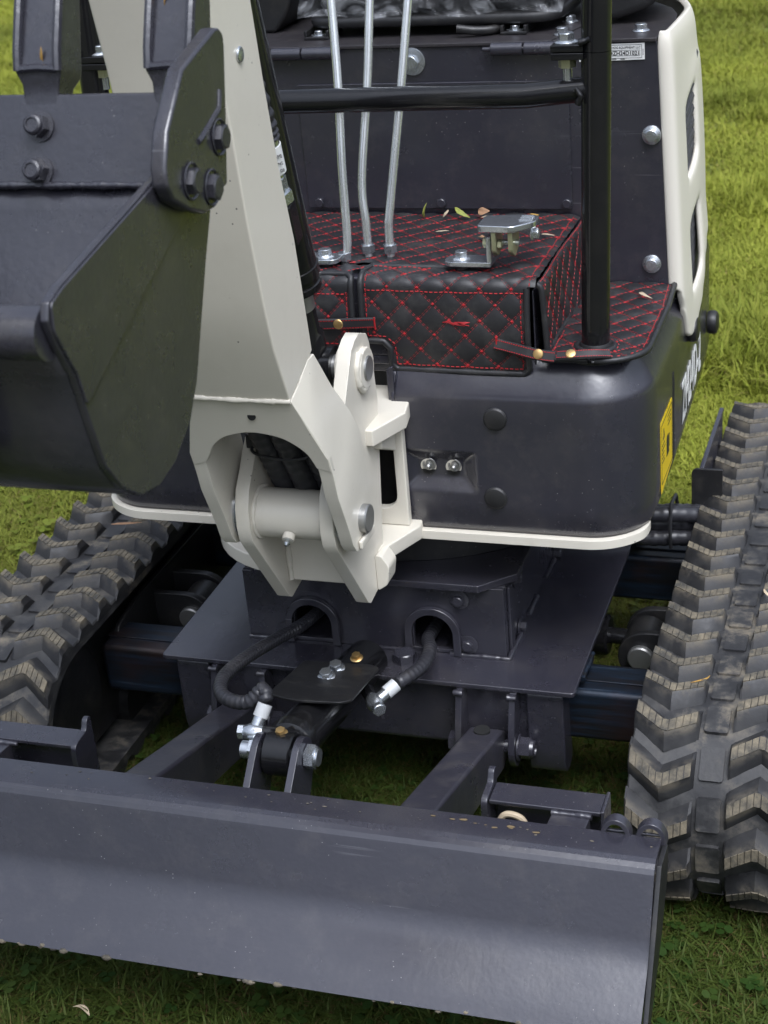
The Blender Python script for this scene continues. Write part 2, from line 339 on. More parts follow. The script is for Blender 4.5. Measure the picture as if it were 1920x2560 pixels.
# grass: patches of blades instanced on points
def patch(idx,nb,rad,h0,h1,wid,lay,clover=0,deadp=.18):
    vs=[];fs=[];tone=[];hg=[]
    for k in range(nb):
        r=rad*math.sqrt(rng.random()); a=rng.random()*2*PI; x,y=r*math.cos(a),r*math.sin(a)
        t=rng.random(); dead=t<deadp; t=(.83+.17*rng.random()) if dead else t*.78; h=rng.uniform(h0,h1)*(1 if not dead else .75); ln=rng.uniform(.15,.8)*(1.0 if not dead else 1.7)*lay; dr=rng.random()*2*PI
        ww=wid*rng.uniform(.55,1.4)*(.6 if dead else 1); sd_=(-math.sin(dr),math.cos(dr)); base=len(vs); seg=4; cv=rng.uniform(-.35,.35)
        for q in range(seg+1):
            u=q/seg; zz=h*(u-.42*ln*u*u); of=h*ln*u*u*1.1; wv=ww*(1-u**1.6*.9)*.5 if q<seg else ww*.05
            d2=dr+cv*u; cx,cy=x+math.cos(d2)*of,y+math.sin(d2)*of
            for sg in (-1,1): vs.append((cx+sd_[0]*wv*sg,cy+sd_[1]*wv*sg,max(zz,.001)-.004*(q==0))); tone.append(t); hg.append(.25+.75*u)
        for q in range(seg): i=base+2*q; fs.append((i,i+1,i+3,i+2))
    for k in range(clover):
        r=rad*math.sqrt(rng.random()); a=rng.random()*2*PI; x,y=r*math.cos(a),r*math.sin(a); z=rng.uniform(.014,.032); t=rng.random()*.35; sz=rng.uniform(.004,.008)
        for l in range(3):
            aa=a+l*2.1; cx,cy=x+math.cos(aa)*sz,y+math.sin(aa)*sz; base=len(vs); tl=rng.uniform(-.3,.5)
            for q in range(6):
                ph=2*PI*q/6; px,py=math.cos(ph)*sz,math.sin(ph)*sz*.85; vs.append((cx+px,cy+py,z+tl*px*.6+.1*sz)); tone.append(t); hg.append(.95)
            fs.append(tuple(range(base,base+6)))
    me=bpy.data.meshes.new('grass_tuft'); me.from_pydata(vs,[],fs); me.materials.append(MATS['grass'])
    for nm,val in (('tone',tone),('hgt',hg)): at=me.attributes.new(nm,'FLOAT','POINT'); at.data.foreach_set('value',val)
    me.update(); return me
def lawn(name,label,meshes,pts,scl):
    me=bpy.data.meshes.new(name); me.from_pydata(pts,[],[]); n_=len(pts)
    a=me.attributes.new('rot','FLOAT','POINT'); a.data.foreach_set('value',rng.random(n_)*2*PI)
    a=me.attributes.new('scl','FLOAT','POINT'); a.data.foreach_set('value',scl)
    o=bpy.data.objects.new(name,me); C.objects.link(o); o['kind']='stuff'; o['label']=label; o['category']='grass'
    ng=bpy.data.node_groups.new(name,'GeometryNodeTree'); ng.interface.new_socket('Geometry',in_out='INPUT',socket_type='NodeSocketGeometry'); ng.interface.new_socket('Geometry',in_out='OUTPUT',socket_type='NodeSocketGeometry')
    N=ng.nodes; gi=N.new('NodeGroupInput'); go=N.new('NodeGroupOutput')
    coll=bpy.data.collections.new(name+'_tufts')
    for k,mm in enumerate(meshes): coll.objects.link(bpy.data.objects.new('grass_tuft',mm))
    ci=N.new('GeometryNodeCollectionInfo'); ci.inputs['Collection'].default_value=coll; ci.inputs['Separate Children'].default_value=True; ci.inputs['Reset Children'].default_value=True
    ip=N.new('GeometryNodeInstanceOnPoints'); ip.inputs['Pick Instance'].default_value=True
    def attr(nm):
        x=N.new('GeometryNodeInputNamedAttribute'); x.data_type='FLOAT'; x.inputs['Name'].default_value=nm; return x.outputs[0]
    cx=N.new('ShaderNodeCombineXYZ'); ng.links.new(attr('rot'),cx.inputs[2])
    e2r=N.new('FunctionNodeEulerToRotation'); ng.links.new(cx.outputs[0],e2r.inputs[0])
    ng.links.new(gi.outputs[0],ip.inputs['Points']); ng.links.new(ci.outputs[0],ip.inputs['Instance']); ng.links.new(e2r.outputs[0],ip.inputs['Rotation']); ng.links.new(attr('scl'),ip.inputs['Scale'])
    ng.links.new(ip.outputs[0],go.inputs[0]); md=o.modifiers.new('grass','NODES'); md.node_group=ng
    return o
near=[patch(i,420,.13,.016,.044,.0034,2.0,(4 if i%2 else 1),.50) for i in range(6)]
pts=[];sc=[]
for i in range(2500):
    x=rng.uniform(-1.5,1.7); y=rng.uniform(-.9,1.25)
    pts.append((x,y,gz(x,y))); under=(abs(x)<.62 and .1<y<1.5); sc.append(rng.uniform(.55,.85) if under else rng.uniform(.7,1.2))
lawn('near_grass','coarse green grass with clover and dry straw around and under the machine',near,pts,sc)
short=[patch(i,460,.13,.016,.036,.0036,1.6,0,.14) for i in range(5)]
pts=[];sc=[]
for i in range(900):
    x=rng.uniform(-2.2,2.3); y=rng.uniform(1.2,2.2); pts.append((x,y,gz(x,y))); sc.append(rng.uniform(.8,1.2))
for i in range(4600):
    y=2.2+rng.random()**1.3*9.5; x=rng.uniform(-2.0-.35*y,2.4+.12*y)
    pts.append((x,y,gz(x,y))); sc.append(rng.uniform(.85,1.45))
lawn('mown_lawn','mown yellow green lawn stretching away behind the machine',short,pts,sc)
tall=[patch(i+9,230,.10,.05,.10,.0048,1.4,0,.10) for i in range(3)]
pts=[];sc=[]
def ridge(x0,y0,x1,y1,nk,w_,s0,s1):
    for i in range(nk):
        t=rng.random(); x=x0+(x1-x0)*t+rng.normal()*w_*.5; y=y0+(y1-y0)*t+rng.normal()*w_; pts.append((x,y,gz(x,y))); sc.append(rng.uniform(s0,s1))
ridge(.2,2.25,1.4,2.35,150,.10,.8,1.35); ridge(.0,3.5,2.2,3.7,120,.10,.6,1.0); ridge(.0,4.7,2.6,4.9,110,.10,.6,1.0); ridge(-.3,6.6,3.0,6.9,120,.12,.7,1.1)
ridge(-1.6,3.1,-.9,3.0,40,.1,.6,1.0)
lawn('uncut_grass','longer dark green grass in ragged rows behind the machine',tall,pts,sc)

# ================================================================== EXCAVATOR
root=bpy.data.objects.new('mini_excavator',None); root.location=L0; C.objects.link(root)
root['label']='grey and white mini excavator with raised front blade and curled bucket'; root['category']='excavator'
CR=root

# ------------------------------------------------------------------ tracks
TR,Y0,Y1,ZC=.127,.305,1.20,.145
LS=Y1-Y0; PER=2*LS+2*PI*TR
def stad(s,r=TR):
    """arclength at radius TR -> (y,z,angle of normal)"""
    s%=PER
    if s<LS: return (Y0+s,ZC+r,PI/2)
    s-=LS
    if s<PI*TR: a=PI/2-s/TR; return (Y1+r*math.cos(a),ZC+r*math.sin(a),a)
    s-=PI*TR
    if s<LS: return (Y1-s,ZC-r,-PI/2)
    s-=LS; a=-PI/2-s/TR; return (Y0+r*math.cos(a),ZC+r*math.sin(a),a)
NL=43; PITCH=PER/NL
def lug_mesh(left):
    b=B(); sg=-1 if left else 1
    # polyline across the half belt: x outwards from the lane, y along the belt (+y = back on the top run)
    if left: pl=[(-.101,.017),(-.060,-.013),(-.020,.006)]
    else: pl=[(.020,-.008),(.058,.014),(.101,-.015)]
    H=.018; tw,bw=.0082,.0235
    def at(t):
        k=min(int(t*2),1); f=t*2-k; return (pl[k][0]*(1-f)+pl[k+1][0]*f,pl[k][1]*(1-f)+pl[k+1][1]*f)
    b.mi=0; prof=[(-bw,-.002),(-tw-.004,H-.003),(-tw,H),(tw,H),(tw+.004,H-.003),(bw,-.002)]
    T=[0,.04,.25,.47,.5,.53,.75,.96,1]; rows=[]
    for t in T:
        x,y=at(t); e=(.55 if t in(0,1) else 1); rows.append([Vector((x,y+p[0],p[1]*e if p[1]>0 else p[1])) for p in prof])
    b.grid(rows)
    for rw in (rows[0],rows[-1]): b.b.faces.new([b.b.verts.new(p) for p in rw])
    b.mi=1; K=9
    for i in range(K):
        t0,t1=.03+.94*(i+.07)/K,.03+.94*(i+.93)/K; (xa,ya),(xb,yb)=at(t0),at(t1); z0,z1=H-.001,H+.0016
        q=[(xa,ya-tw,z0),(xb,yb-tw,z0),(xb,yb+tw,z0),(xa,ya+tw,z0)]; p=[b.b.verts.new(v) for v in q]; r=[b.b.verts.new((v[0],v[1]*1.0,z1)) for v in q]
        fs=[b.b.faces.new(r)]+[b.b.faces.new((p[j],p[(j+1)%4],r[(j+1)%4],r[j])) for j in range(4)]; b._tag(fs)
    return b.mesh('tread_lug',['lug_rubber','lug_dirt'],ang=30)
def tile_mesh():
    b=B(); b.prism(rrect(-.0145,.0145,-.021,.021,.003,2),'z',-.002,.0042); return b.mesh('tread_tile','track_rubber')
lugL,lugR,tileM=lug_mesh(True),lug_mesh(False),tile_mesh()
def track(cx,label):
    b=B(); NS=160; rows=[]
    prof=[(-.1,-.014),(-.1,-.001),(-.098,.001),(.098,.001),(.1,-.001),(.1,-.014)]
    for i in range(NS+1):
        s=PER*i/NS; y,z,a=stad(s,TR); rows.append([Vector((cx+px,y+math.cos(a)*pz,z+math.sin(a)*pz)) for px,pz in prof+[prof[0]]])
    b.grid(rows); bmesh.ops.remove_doubles(b.b,verts=b.b.verts,dist=1e-5)
    t=b.build('rubber_track','track_rubber',CR,label=label)
    for half,me in ((0,lugL),(1,lugR)):
        for k in range(NL):
            y,z,a=stad(PITCH*(k+.5*half+.2)); o=bpy.data.objects.new('tread_lug',me); o.location=(cx,y,z); o.rotation_euler=(a-PI/2,0,0); link(o,t)
    for k in range(NL):
        y,z,a=stad(PITCH*(k+.45)); o=bpy.data.objects.new('tread_tile',tileM); o.location=(cx,y,z); o.rotation_euler=(a-PI/2,0,0); link(o,t)
    # roller frame with idler and rollers inside the belt
    sg=1 if cx>0 else -1
    f=B(); r=.098; out=arc(Y1,ZC,r,-90,90,14)+arc(Y0,ZC,r,90,270,14); f.prism([(p[0],p[1]) for p in out],'x',cx-.055,cx+.055); 
    fr=f.build('track_frame','black_satin',CR,bevel=.003)
    for (yy,rr) in ((Y0,.111),(Y1,.111)):
        w_=B(); w_.lathe((cx-.07,yy,ZC),(cx+.07,yy,ZC),[(0,.04),(.0,rr-.02),(.012,rr),(.128,rr),(.14,rr-.02),(.14,.04)],32); w_.build('guide_wheel','black_satin',fr)
    for yy in (.5,.66,.83,1.0):
        w_=B(); w_.lathe((cx-.07,yy,.055),(cx+.07,yy,.055),[(0,.02),(0,.04),(.14,.04),(.14,.02)],20); w_.build('roller','black_satin',fr)
    e=B(); e.prism(rpoly([(.44,.10),(.44,.215),(.52,.228),(1.02,.228),(1.05,.10)],.02),'x',cx-sg*.088,cx-sg*.080); e.build('side_guard','black_satin',fr,bevel=.002)
    return t
track(.5,'rubber crawler track on the right with mud on its chevron lugs')
track(-.5,'rubber crawler track on the left half under the bucket')

# ------------------------------------------------------------------ undercarriage frame
b=B(); b.prism(rpoly([(-.30,.36),(.30,.36),(.30,1.12),(-.30,1.12)],.006),'z',.2225,.230)
und=b.build('undercarriage_frame','dark_paint',CR,bevel=.0015,label='flat dark grey deck plate between the tracks')
b=B(); b.box(-.262,.262,.378,.50,.115,.2222); b.build('cross_beam','dark_paint',und,bevel=.012,seg=3)
b=B(); b.box(-.262,.262,.80,.92,.115,.2222); b.build('cross_beam','dark_paint',und,bevel=.012,seg=3)
b=B(); b.box(-.20,.20,.50,.80,.10,.2222); b.build('belly_box','dark_paint',und,bevel=.006)
for sx in (-1,1):
    b=B(); b.prism(rpoly([(.368,.2222),(.368,.12),(.374,.09),(.40,.085),(.415,.10),(.415,.2222)],.012),'x',sx*.232,sx*.283); b.build('end_strap','dark_paint',und,bevel=.003)
    for yy in (.405,.80):
        b=B(); x0,x1=sx*.262,sx*.425; b.box(min(x0,x1),max(x0,x1),yy,yy+.078,.128,.206); t=b.build('telescopic_tube','tube_steel',und,bevel=.008,seg=3)
        b=B(); b.box(sx*.30-.0 if sx>0 else -.425,sx*.425 if sx>0 else -.30,yy+.026,yy+.052,.2061,.2085); b.build('wear_strip','tube_steel',t,bevel=.001)
        bead('weld',[(sx*.301,yy+.004,.222),(sx*.302,yy+.074,.222)],.004,'tube_steel',und)
    # ears of the track-width cylinder
    for yy in (.575,.645):
        b=B(); x0=sx*.445; pts=arc(.165,0,.036,0,0,1); 
        pr=[(sx*.44,.125),(sx*.44,.207),(sx*.375,.207)]+[(sx*.36+sx*.0-sx*.042*math.sin(R(a)),.165+.042*math.cos(R(a))) for a in range(0,181,15)]+[(sx*.375,.123)]
        b.prism(pr,'y',yy-.006,yy+.006); b.build('pin_ear','black_satin',und,bevel=.002)
    b=B(); b.cyl((sx*.352,.56,.168),(sx*.352,.665,.168),.019,bev=.002); b.build('pin','steel_dull' ,und)
    b=B(); b.cyl((sx*.352,.585,.168),(sx*.352,.635,.168),.032,bev=.002); b.build('bushing','black_satin',und)
    b=B(); b.cyl((sx*.20,.61,.175),(sx*.345,.61,.175),.012); b.cyl((sx*.16,.61,.175),(sx*.30,.61,.175),.03,bev=.003); b.build('spread_cylinder','black_gloss',und)
# turret box and lid
b=B()
hole=lambda cx:[(cx-.032,.2305),(cx-.032,.262)]+[(cx-.032*math.cos(R(a)),.262+.032*math.sin(R(a))) for a in range(15,180,15)]+[(cx+.032,.262),(cx+.032,.2305)]
def holeq(cx): return [(cx-.029,.236)]+[(cx-.029*math.cos(R(a)),.264+.029*math.sin(R(a))) for a in range(0,181,15)]+[(cx+.029,.236)]
b.prism([(-.191,.2302),(.191,.2302),(.191,.338),(-.191,.338)],'y',.433,.441,[holeq(-.09),holeq(.088)])
b.build('turret_front','dark_paint',und,bevel=.001)
b=B(); b.box(.183,.191,.4412,.98,.2302,.338); b.box(-.191,-.183,.4412,.98,.2302,.338); b.box(-.183,.183,.97,.98,.2302,.338); b.build('turret_wall','dark_paint',und,bevel=.001)
b=B(); b.box(-.18,.18,.56,.565,.2302,.33); b.build('inner_void','dark_void',und)
b=B(); b.prism([(-.165,.418),(.160,.418),(.205,.462),(.205,.99),(-.205,.99),(-.205,.462)],'z',.338,.349); b.build('turret_lid','dark_paint',und,bevel=.0015)
b=B(); b.box(.1912,.1955,.450,.468,.2305,.332); b.build('corner_rib','dark_paint',und,bevel=.001)
for cx in (-.09,.088):
    path=[(cx-.035,.4315,.232)]+[(cx-.035*math.cos(R(a)),.4315,.264+.035*math.sin(R(a))) for a in range(0,181,12)]+[(cx+.035,.4315,.232)]
    rows=[]
    for (x,y,z) in path:
        d=Vector((x-cx,0,max(z-.264,0))); d=d.normalized() if d.length>1e-6 else Vector((1 if x>cx else -1,0,0))
        q=Vector((x,y,z)); rows.append([q-d*.0055,q-d*.0055+Vector((0,-.008,0)),q+d*.0055+Vector((0,-.008,0)),q+d*.0055])
    b=B(); b.grid(rows); b.build('arch_rim','dark_paint',und,bevel=.0012)
for p in ((.128,.432,.318),(.137,.432,.248),(-.135,.432,.243)): bolt(und,p,(0,-1,0),.0082,'washer','dark_paint')
for p in ((.192,.51,.236),(.192,.50,.322),(.192,.74,.236)): bolt(und,p,(1,0,0),.009,'washer','dark_paint')
bolt(und,(.052,.405,.230),(0,0,1),.017,'plain','dark_paint')
bead('weld',[(-.19,.430,.2312),(-.15,.4305,.2312)],.003,'dark_paint',und); bead('weld',[(-.02,.4305,.2312),(.05,.4305,.2312)],.003,'dark_paint_worn',und)
bead('weld',[(.11,.430,.2312),(.195,.430,.2312),(.1955,.50,.2312)],.0032,'dark_paint_worn',und)
for a,c_ in ((.555,.61),(.665,.725),(.775,.84)): bead('weld',[(.1935,a,.2312),(.1935,c_,.2312)],.0032,'dark_paint_worn',und)
# hanger straps with the blade pivots
for cx in (-.18,.18):
    for dx in (-.037,.037):
        x=cx+dx; b=B(); b.prism(rpoly([(.352,.2222),(.336,.165),(.33,.135),(.345,.112),(.368,.112),(.378,.135),(.377,.2222)],[0,.01,.012,.012,.012,.012,0]),'x',x-.0045,x+.0045); b.build('hanger_strap','dark_paint',und,bevel=.001)
        bead('weld',[(x-.006,.350,.2205),(x+.006,.350,.2205)],.004,'dark_paint_worn',und)
    b=B(); b.cyl((cx-.046,.354,.140),(cx+.046,.354,.140),.010); b.build('pivot_pin','dark_paint',und)
    bolt(und,(cx+.0425,.354,.140),(1,0,0),.0150,'nut','dark_paint','pivot_nut'); bolt(und,(cx-.0425,.354,.140),(-1,0,0),.0150,'plain','dark_paint','pivot_bolt')

# ------------------------------------------------------------------ dozer blade
prof=[(.0,.2905),(-.020,.2920),(-.031,.2927),(-.039,.2922),(-.0455,.2902),(-.0508,.2866),(-.0548,.2820),(-.0575,.2768),(-.0850,.2190),(-.0888,.2120),(-.0938,.2048),(-.1005,.1975),(-.1090,.1905),(-.1190,.1825),(-.1305,.1728),(-.1430,.1630),(-.1520,.1545),(-.1605,.1462)]
b=B(); th=.007; top=[Vector((0,p[0],p[1])) for p in prof]; bot=[]
for i,p in enumerate(top):
    d=(top[min(i+1,len(top)-1)]-top[max(i-1,0)]).normalized(); nn=Vector((0,-d.z,d.y)); nn=nn if (nn.y>0 or nn.z<0) else -nn
    bot.append(p+nn*th)
loop=top+bot[::-1]
b.prism([(p.y,p.z) for p in loop],'x',-.475,.475)
bl=b.build('dozer_blade','dark_paint',CR,label='wide dark grey dozer blade across the front, concave and raised',ang=9)
b=B(); b.prism([(.0,.2835),(-.043,.286),(-.085,.226),(-.15,.142),(-.13,.136),(-.045,.20),(.0,.255)],'x',.4755,.4815); b.build('end_plate','black_satin',bl,bevel=.001)
b=B(); b.prism([(.0,.2835),(-.043,.286),(-.085,.226),(-.15,.142),(-.13,.136),(-.045,.20),(.0,.255)],'x',-.4815,-.4755); b.build('end_plate','black_satin',bl,bevel=.001)
b=B(); b.prism([(-.005,.2830),(-.003,.245),(-.02,.235),(-.05,.262)],'x',-.46,.46); b.build('back_stiffener','dark_paint',bl,bevel=.001)
for cx in (-.192,.18):
    # arms: box section from the blade back down to the pivot
    b=B(); 
    def arm_pt(y): return .262-(y-.03)*.288
    pr=[(-.015,arm_pt(-.015)),(.345,arm_pt(.345)),(.372,arm_pt(.372)-.012),(.374,.125),(.345,.108),(-.015,.190)]
    b.prism(pr,'x',-.0235,.0235); me_sh=(-.192 if cx<0 else .18)
    o=b.build('blade_arm','dark_paint_worn',bl,bevel=.005,seg=3); o.location.x=cx+(.012 if cx<0 else 0)
b=B(); b.lathe((.18,.327,.1775),(.18,.327,.20),[(0,.011),(.0042,.011),(.0043,.0102)],24); b.build('arm_hole','dark_void',bl)
for x in (-.024,.029):
    b=B(); b.prism(rpoly([(-.002,.264),(.054,.316),(.074,.320),(.096,.304),(.096,.272),(.07,.235),(-.002,.225)],[0,.010,.014,.018,.018,0,0]),'x',x-.0045,x+.0045); b.build('clevis_plate','dark_paint',bl,bevel=.0008)
b=B(); b.cyl((-.05,.073,.292),(.05,.073,.292),.011); b.build('clevis_pin','steel_zinc',bl)
bolt(bl,(.0345,.073,.292),(1,0,0),.0155,'plain','steel_zinc','pin_bolt',.2); bolt(bl,(-.029,.073,.292),(-1,0,0),.0145,'plain','steel_zinc','pin_nut',.5)
# extension holders behind the blade
def ext(x0,x1,name,endx,dy):
    b=B(); b.box(x0,x1,.072+dy,.110+dy,.2535,.2595); b.box(x0,x1,.104+dy,.110+dy,.195,.2535); b.box(x0,x1,.072+dy,.110+dy,.195,.201); t=b.build(name,'dark_paint',bl,bevel=.0015)
    b=B(); b.prism(rpoly([(.066+dy,.19),(.116+dy,.19),(.116+dy,.279),(.106+dy,.279),(.100+dy,.266),(.066+dy,.263)],[0,0,.004,.004,.004,.01]),'x',endx-.004,endx+.004); b.build('end_plate','dark_paint',t,bevel=.0012)
    return t
t=ext(.259,.392,'extension_holder',.2545,0)
b=B(); b.prism([(.0,.262),(.0715,.2525),(.0715,.205),(.0,.205)],'x',.335,.38); b.build('gusset','dark_paint_worn',t,bevel=.001)
bead('weld',[(.335,.0705,.2535),(.382,.0705,.2535)],.0035,'dark_paint_worn',t)
b=B(); b.box(.3925,.3965,.07,.112,.225,.262); b.build('end_tab','dark_paint_worn',t,bevel=.001)
b=B(); P=catmull([(.268,.072,.225),(.279,.071,.2425),(.297,.071,.240),(.306,.072,.222)],8); b.tube(P,.004,8); b.build('lock_pin_ring','leaf_pale',t)
t=ext(-.46,-.296,'extension_holder',-.2915,.010)
b=B(); b.prism([(.0,.262),(.0815,.2525),(.0815,.205),(.0,.205)],'x',-.43,-.385); b.build('gusset','dark_paint_worn',t,bevel=.001)
bead('weld',[(-.43,.0805,.2535),(-.375,.0805,.2535)],.0035,'dark_paint_worn',t)
for x in (.424,.463):
    b=B(); P=[(x+.0145*math.cos(R(a)),.004,.2855+.0205*math.sin(R(a))) for a in range(-10,191,10)]
    rows=[]
    for q in P:
        d=Vector((q[0]-x,0,q[2]-.2855)).normalized(); q=Vector(q); rows.append([q-d*.0028+Vector((0,-.007,0)),q+d*.0028+Vector((0,-.007,0)),q+d*.0028+Vector((0,.007,0)),q-d*.0028+Vector((0,.007,0)),q-d*.0028+Vector((0,-.007,0))])
    b.grid(rows); b.build('lifting_eye','dark_paint_worn',bl,bevel=.001)
    bead('weld',[(x-.014,.004,.2905),(x+.014,.004,.2905)],.002,'dark_paint_worn',bl)
# worn flecks of paint and rust along the top flange
b=B()
for i in range(46):
    x=random.uniform(-.47,.47); y=random.uniform(-.028,-.004); r=random.uniform(.0005,.0018); k=6; z=.2905+.0026*min(1,-y/.041)+.0008
    b.b.faces.new([b.b.verts.new((x+r*random.uniform(.5,1.8)*math.cos(2*PI*j/k),y+r*random.uniform(.5,1)*math.sin(2*PI*j/k),z)) for j in range(k)])
o=b.build('mud_flecks','lug_dirt',bl); o['kind']='stuff'
b=B()
for i in range(9):
    x=random.uniform(.21,.34); y=-.012-(x-.21)*.06+random.gauss(0,.0022); r=random.uniform(.001,.0032); k=6; z=.2905+.0026*min(1,-y/.041)+.0009
    b.b.faces.new([b.b.verts.new((x+r*1.9*math.cos(2*PI*j/k),y+r*random.uniform(.4,1)*math.sin(2*PI*j/k),z)) for j in range(k)])
o=b.build('rust_streak','scuff_tan',bl); o['kind']='stuff'; o['label']='orange scuff mark on the top edge of the blade'

b=B()
for i in range(60):
    x=random.uniform(-.475,-.20) if i<44 else random.uniform(-.2,.47); q=Vector((x,-.1600+random.uniform(-.001,.004),.1462+random.uniform(-.003,.001))); rr_=random.uniform(.0012,.0042)
    b.lathe(q-Vector((rr_*1.6,0,0)),q+Vector((rr_*1.6,0,0)),[(0,rr_*.2),(rr_*.8,rr_*random.uniform(.6,1)),(rr_*2,rr_*random.uniform(.7,1)),(rr_*3.2,rr_*.2)],7)
o=b.build('mud_crumbs','lug_dirt',bl,ang=80); o['kind']='stuff'
# ------------------------------------------------------------------ blade cylinder, guard, hoses
A=Vector((.002,.073,.292)); E=Vector((.002,.40,.232)); d=(E-A).normalized()
b=B(); b.lathe((-.016,.073,.292),(.020,.073,.292),[(0,.026),(.002,.028),(.034,.028),(.036,.026)],32); bc=b.build('blade_cylinder','black_gloss',CR,label='black hydraulic cylinder lifting the blade')
b=B(); b.lathe(A+d*.02,E,[(0,.022),(.004,.030),(.016,.0335),(.02,.0335),(.022,.0305),(.30,.0305)],36); b.build('barrel','black_gloss',bc)
b=B(); gp=lambda x,y:Vector((x,y,.316-.215*(y-.14)))
th=.004
pl=rpoly([(-.05,.165),(-.012,.152),(.05,.160),(.060,.172),(.056,.292),(.040,.300),(-.050,.292)],[.01,.02,.01,.004,.006,.004,.004])
lo=[gp(*p) for p in pl]; v0=[b.b.verts.new(p) for p in lo]; v1=[b.b.verts.new(p+Vector((0,.0,th))) for p in lo]
b.b.faces.new(v0[::-1]); b.b.faces.new(v1)
for i in range(len(v0)): j=(i+1)%len(v0); b.b.faces.new((v0[i],v0[j],v1[j],v1[i]))
b.build('guard_plate','black_satin',bc,bevel=.001,label='flat black guard plate with two bolts over the blade cylinder')
for p in ((.003,.272),(.001,.240)): bolt(bc,gp(*p)+Vector((0,0,th)),(0,-.2,1),.0085,'flange','steel_zinc')
for p in ((.002,.077,.318),(.022,.300,.293)): 
    bolt(bc,p,(0,-.2,1),.0062,'flange','brass','grease_fitting')
def fitting(parent,p,axis,hosedir,r=.011):
    p=Vector(p); a=Vector(axis).normalized(); h=Vector(hosedir).normalized()
    b=B(); b.lathe(p-a*.014,p+a*.014,[(0,.007),(.004,.0092),(.010,.0115),(.018,.0115),(.024,.0092),(.028,.007)],24); b.build('banjo_fitting','steel_zinc',parent)
    bolt(parent,p+a*.013,a,.0095,'plain','steel_zinc','banjo_bolt')
    b=B(); b.cyl(p-a*.034,p-a*.012,.009); b.build('port_stub','black_gloss',parent)
    b=B(); b.cyl(p+h*.008,p+h*.022,.008); b.build('ferrule','steel_zinc',parent)
    b=B(); b.cyl(p+h*.020,p+h*.037,.0094,n=28); b.build('hose_sleeve','sleeve_grey',parent)
    for i in range(4):
        q=p+h*(.023+.005*i)
    return p+h*.04
pL=(-.042,.095,.303); h1=fitting(bc,pL,(-1,-.1,0),(.20,.45,.60))
pts=[h1,h1+Vector((-.006,.010,.012)),(-.056,.120,.330),(-.084,.126,.325),(-.108,.150,.321),(-.121,.196,.315),(-.121,.267,.300),(-.113,.361,.276),(-.100,.425,.264),(-.090,.52,.255)]
spiral_hose('hydraulic_hose',pts,.0086,'rubber_hose',bc,.0025,3,.09)
pR=(.062,.246,.262); h2=fitting(bc,pR,(.55,-.75,0),(.55,.65,.35))
pts=[h2,h2+Vector((.008,.012,.001)),(.103,.318,.275),(.104,.350,.273),(.097,.385,.267),(.080,.430,.252),(.078,.47,.248),(.078,.54,.248)]
spiral_hose('hydraulic_hose',pts,.0086,'rubber_hose',bc,.0030,3,.09)

# ------------------------------------------------------------------ upper structure: rim and hull
def plan(n=1):
    """right half outline of the house, from the front cover edge round to the rear centre"""
    pts=[]
    for i in range(61): pts.append((.071+(.312-.071)*i/60,.400))
    pts+= [(.312+.083*math.sin(R(a)),.483-.083*math.cos(R(a))) for a in range(6,91,6)]
    for y in (.52,.58,.64,.70,.76,.82,.88,.94,1.0): pts.append((.395-.010*max(0,(y-.6)/.4)**1.3,y))
    pts+= [(.385-.16*(1-math.cos(R(a))),1.02+.19*math.sin(R(a))) for a in range(8,91,8)]
    pts+= [(.15,1.213),(.08,1.218),(0,1.22)]
    return pts
PL=plan()
def normals(pts):
    out=[]
    for i in range(len(pts)):
        a=Vector(pts[max(i-1,0)]); c_=Vector(pts[min(i+1,len(pts)-1)]); t=(c_-a).normalized(); out.append(Vector((t.y,-t.x)))
    return out
NP=normals(PL)
def inset(z):
    k=[(.440,.007),(.446,.005),(.470,.0005),(.480,0),(.618,0),(.630,.001),(.636,.004),(.655,.016),(.668,.026),(.676,.034),(.680,.044)]
    if z<=k[0][0]: return k[0][1]
    for (a,va),(c_,vc) in zip(k,k[1:]):
        if z<=c_: return va+(vc-va)*(z-a)/(c_-a)
    return k[-1][1]
def recess(x,z):
    """stamped recess around the two grease ports"""
    dx=max(.094-x,x-.155,0); dz=max(.5165-z,z-.5365,0); d=max(dx,dz)
    return .011*max(0,min(1,(.019-d)/.017))
zs=[.440,.446,.452,.460,.470,.480]+[round(.484+.003*i,4) for i in range(0,27)]+[.572,.60,.618,.626,.630,.636,.645,.655,.662,.668,.672,.676,.679,.680]
for side in (1,-1):
    rows=[]
    for i,((x,y),nn) in enumerate(zip(PL,NP)):
        rows.append([Vector((side*(x-nn.x*inset(z)),y-nn.y*inset(z)+(recess(x,z) if side>0 and i<61 else 0),z)) for z in zs])
    b=B(); b.grid(rows, (lambda i,j: not(side<0 and PL[i][0]<.118 and PL[i][1]<.41)))
    o=b.build('house_cover','dark_paint',CR,ang=50,solid=.004,fix=False,off=(1 if side<0 else -1),label='glossy dark grey front cover with rounded corner and bevelled top' if side>0 else 'dark grey cover mostly behind the bucket')
    if side>0: hull=o
    else: hullL=o
# end face of the cover next to the boom (small ears)
b=B(); b.prism(rpoly([(.4005,.448),(.4005,.628),(.417,.655),(.44,.672),(.44,.448)],.003),'x',.0665,.0705); b.build('cover_edge','dark_paint',hull,bevel=.001)
b=B(); b.prism(rpoly([(.062,.598),(.0705,.598),(.0705,.668),(.062,.664)],.003),'y',.404,.410); b.build('cover_tab','dark_paint',hull,bevel=.001)
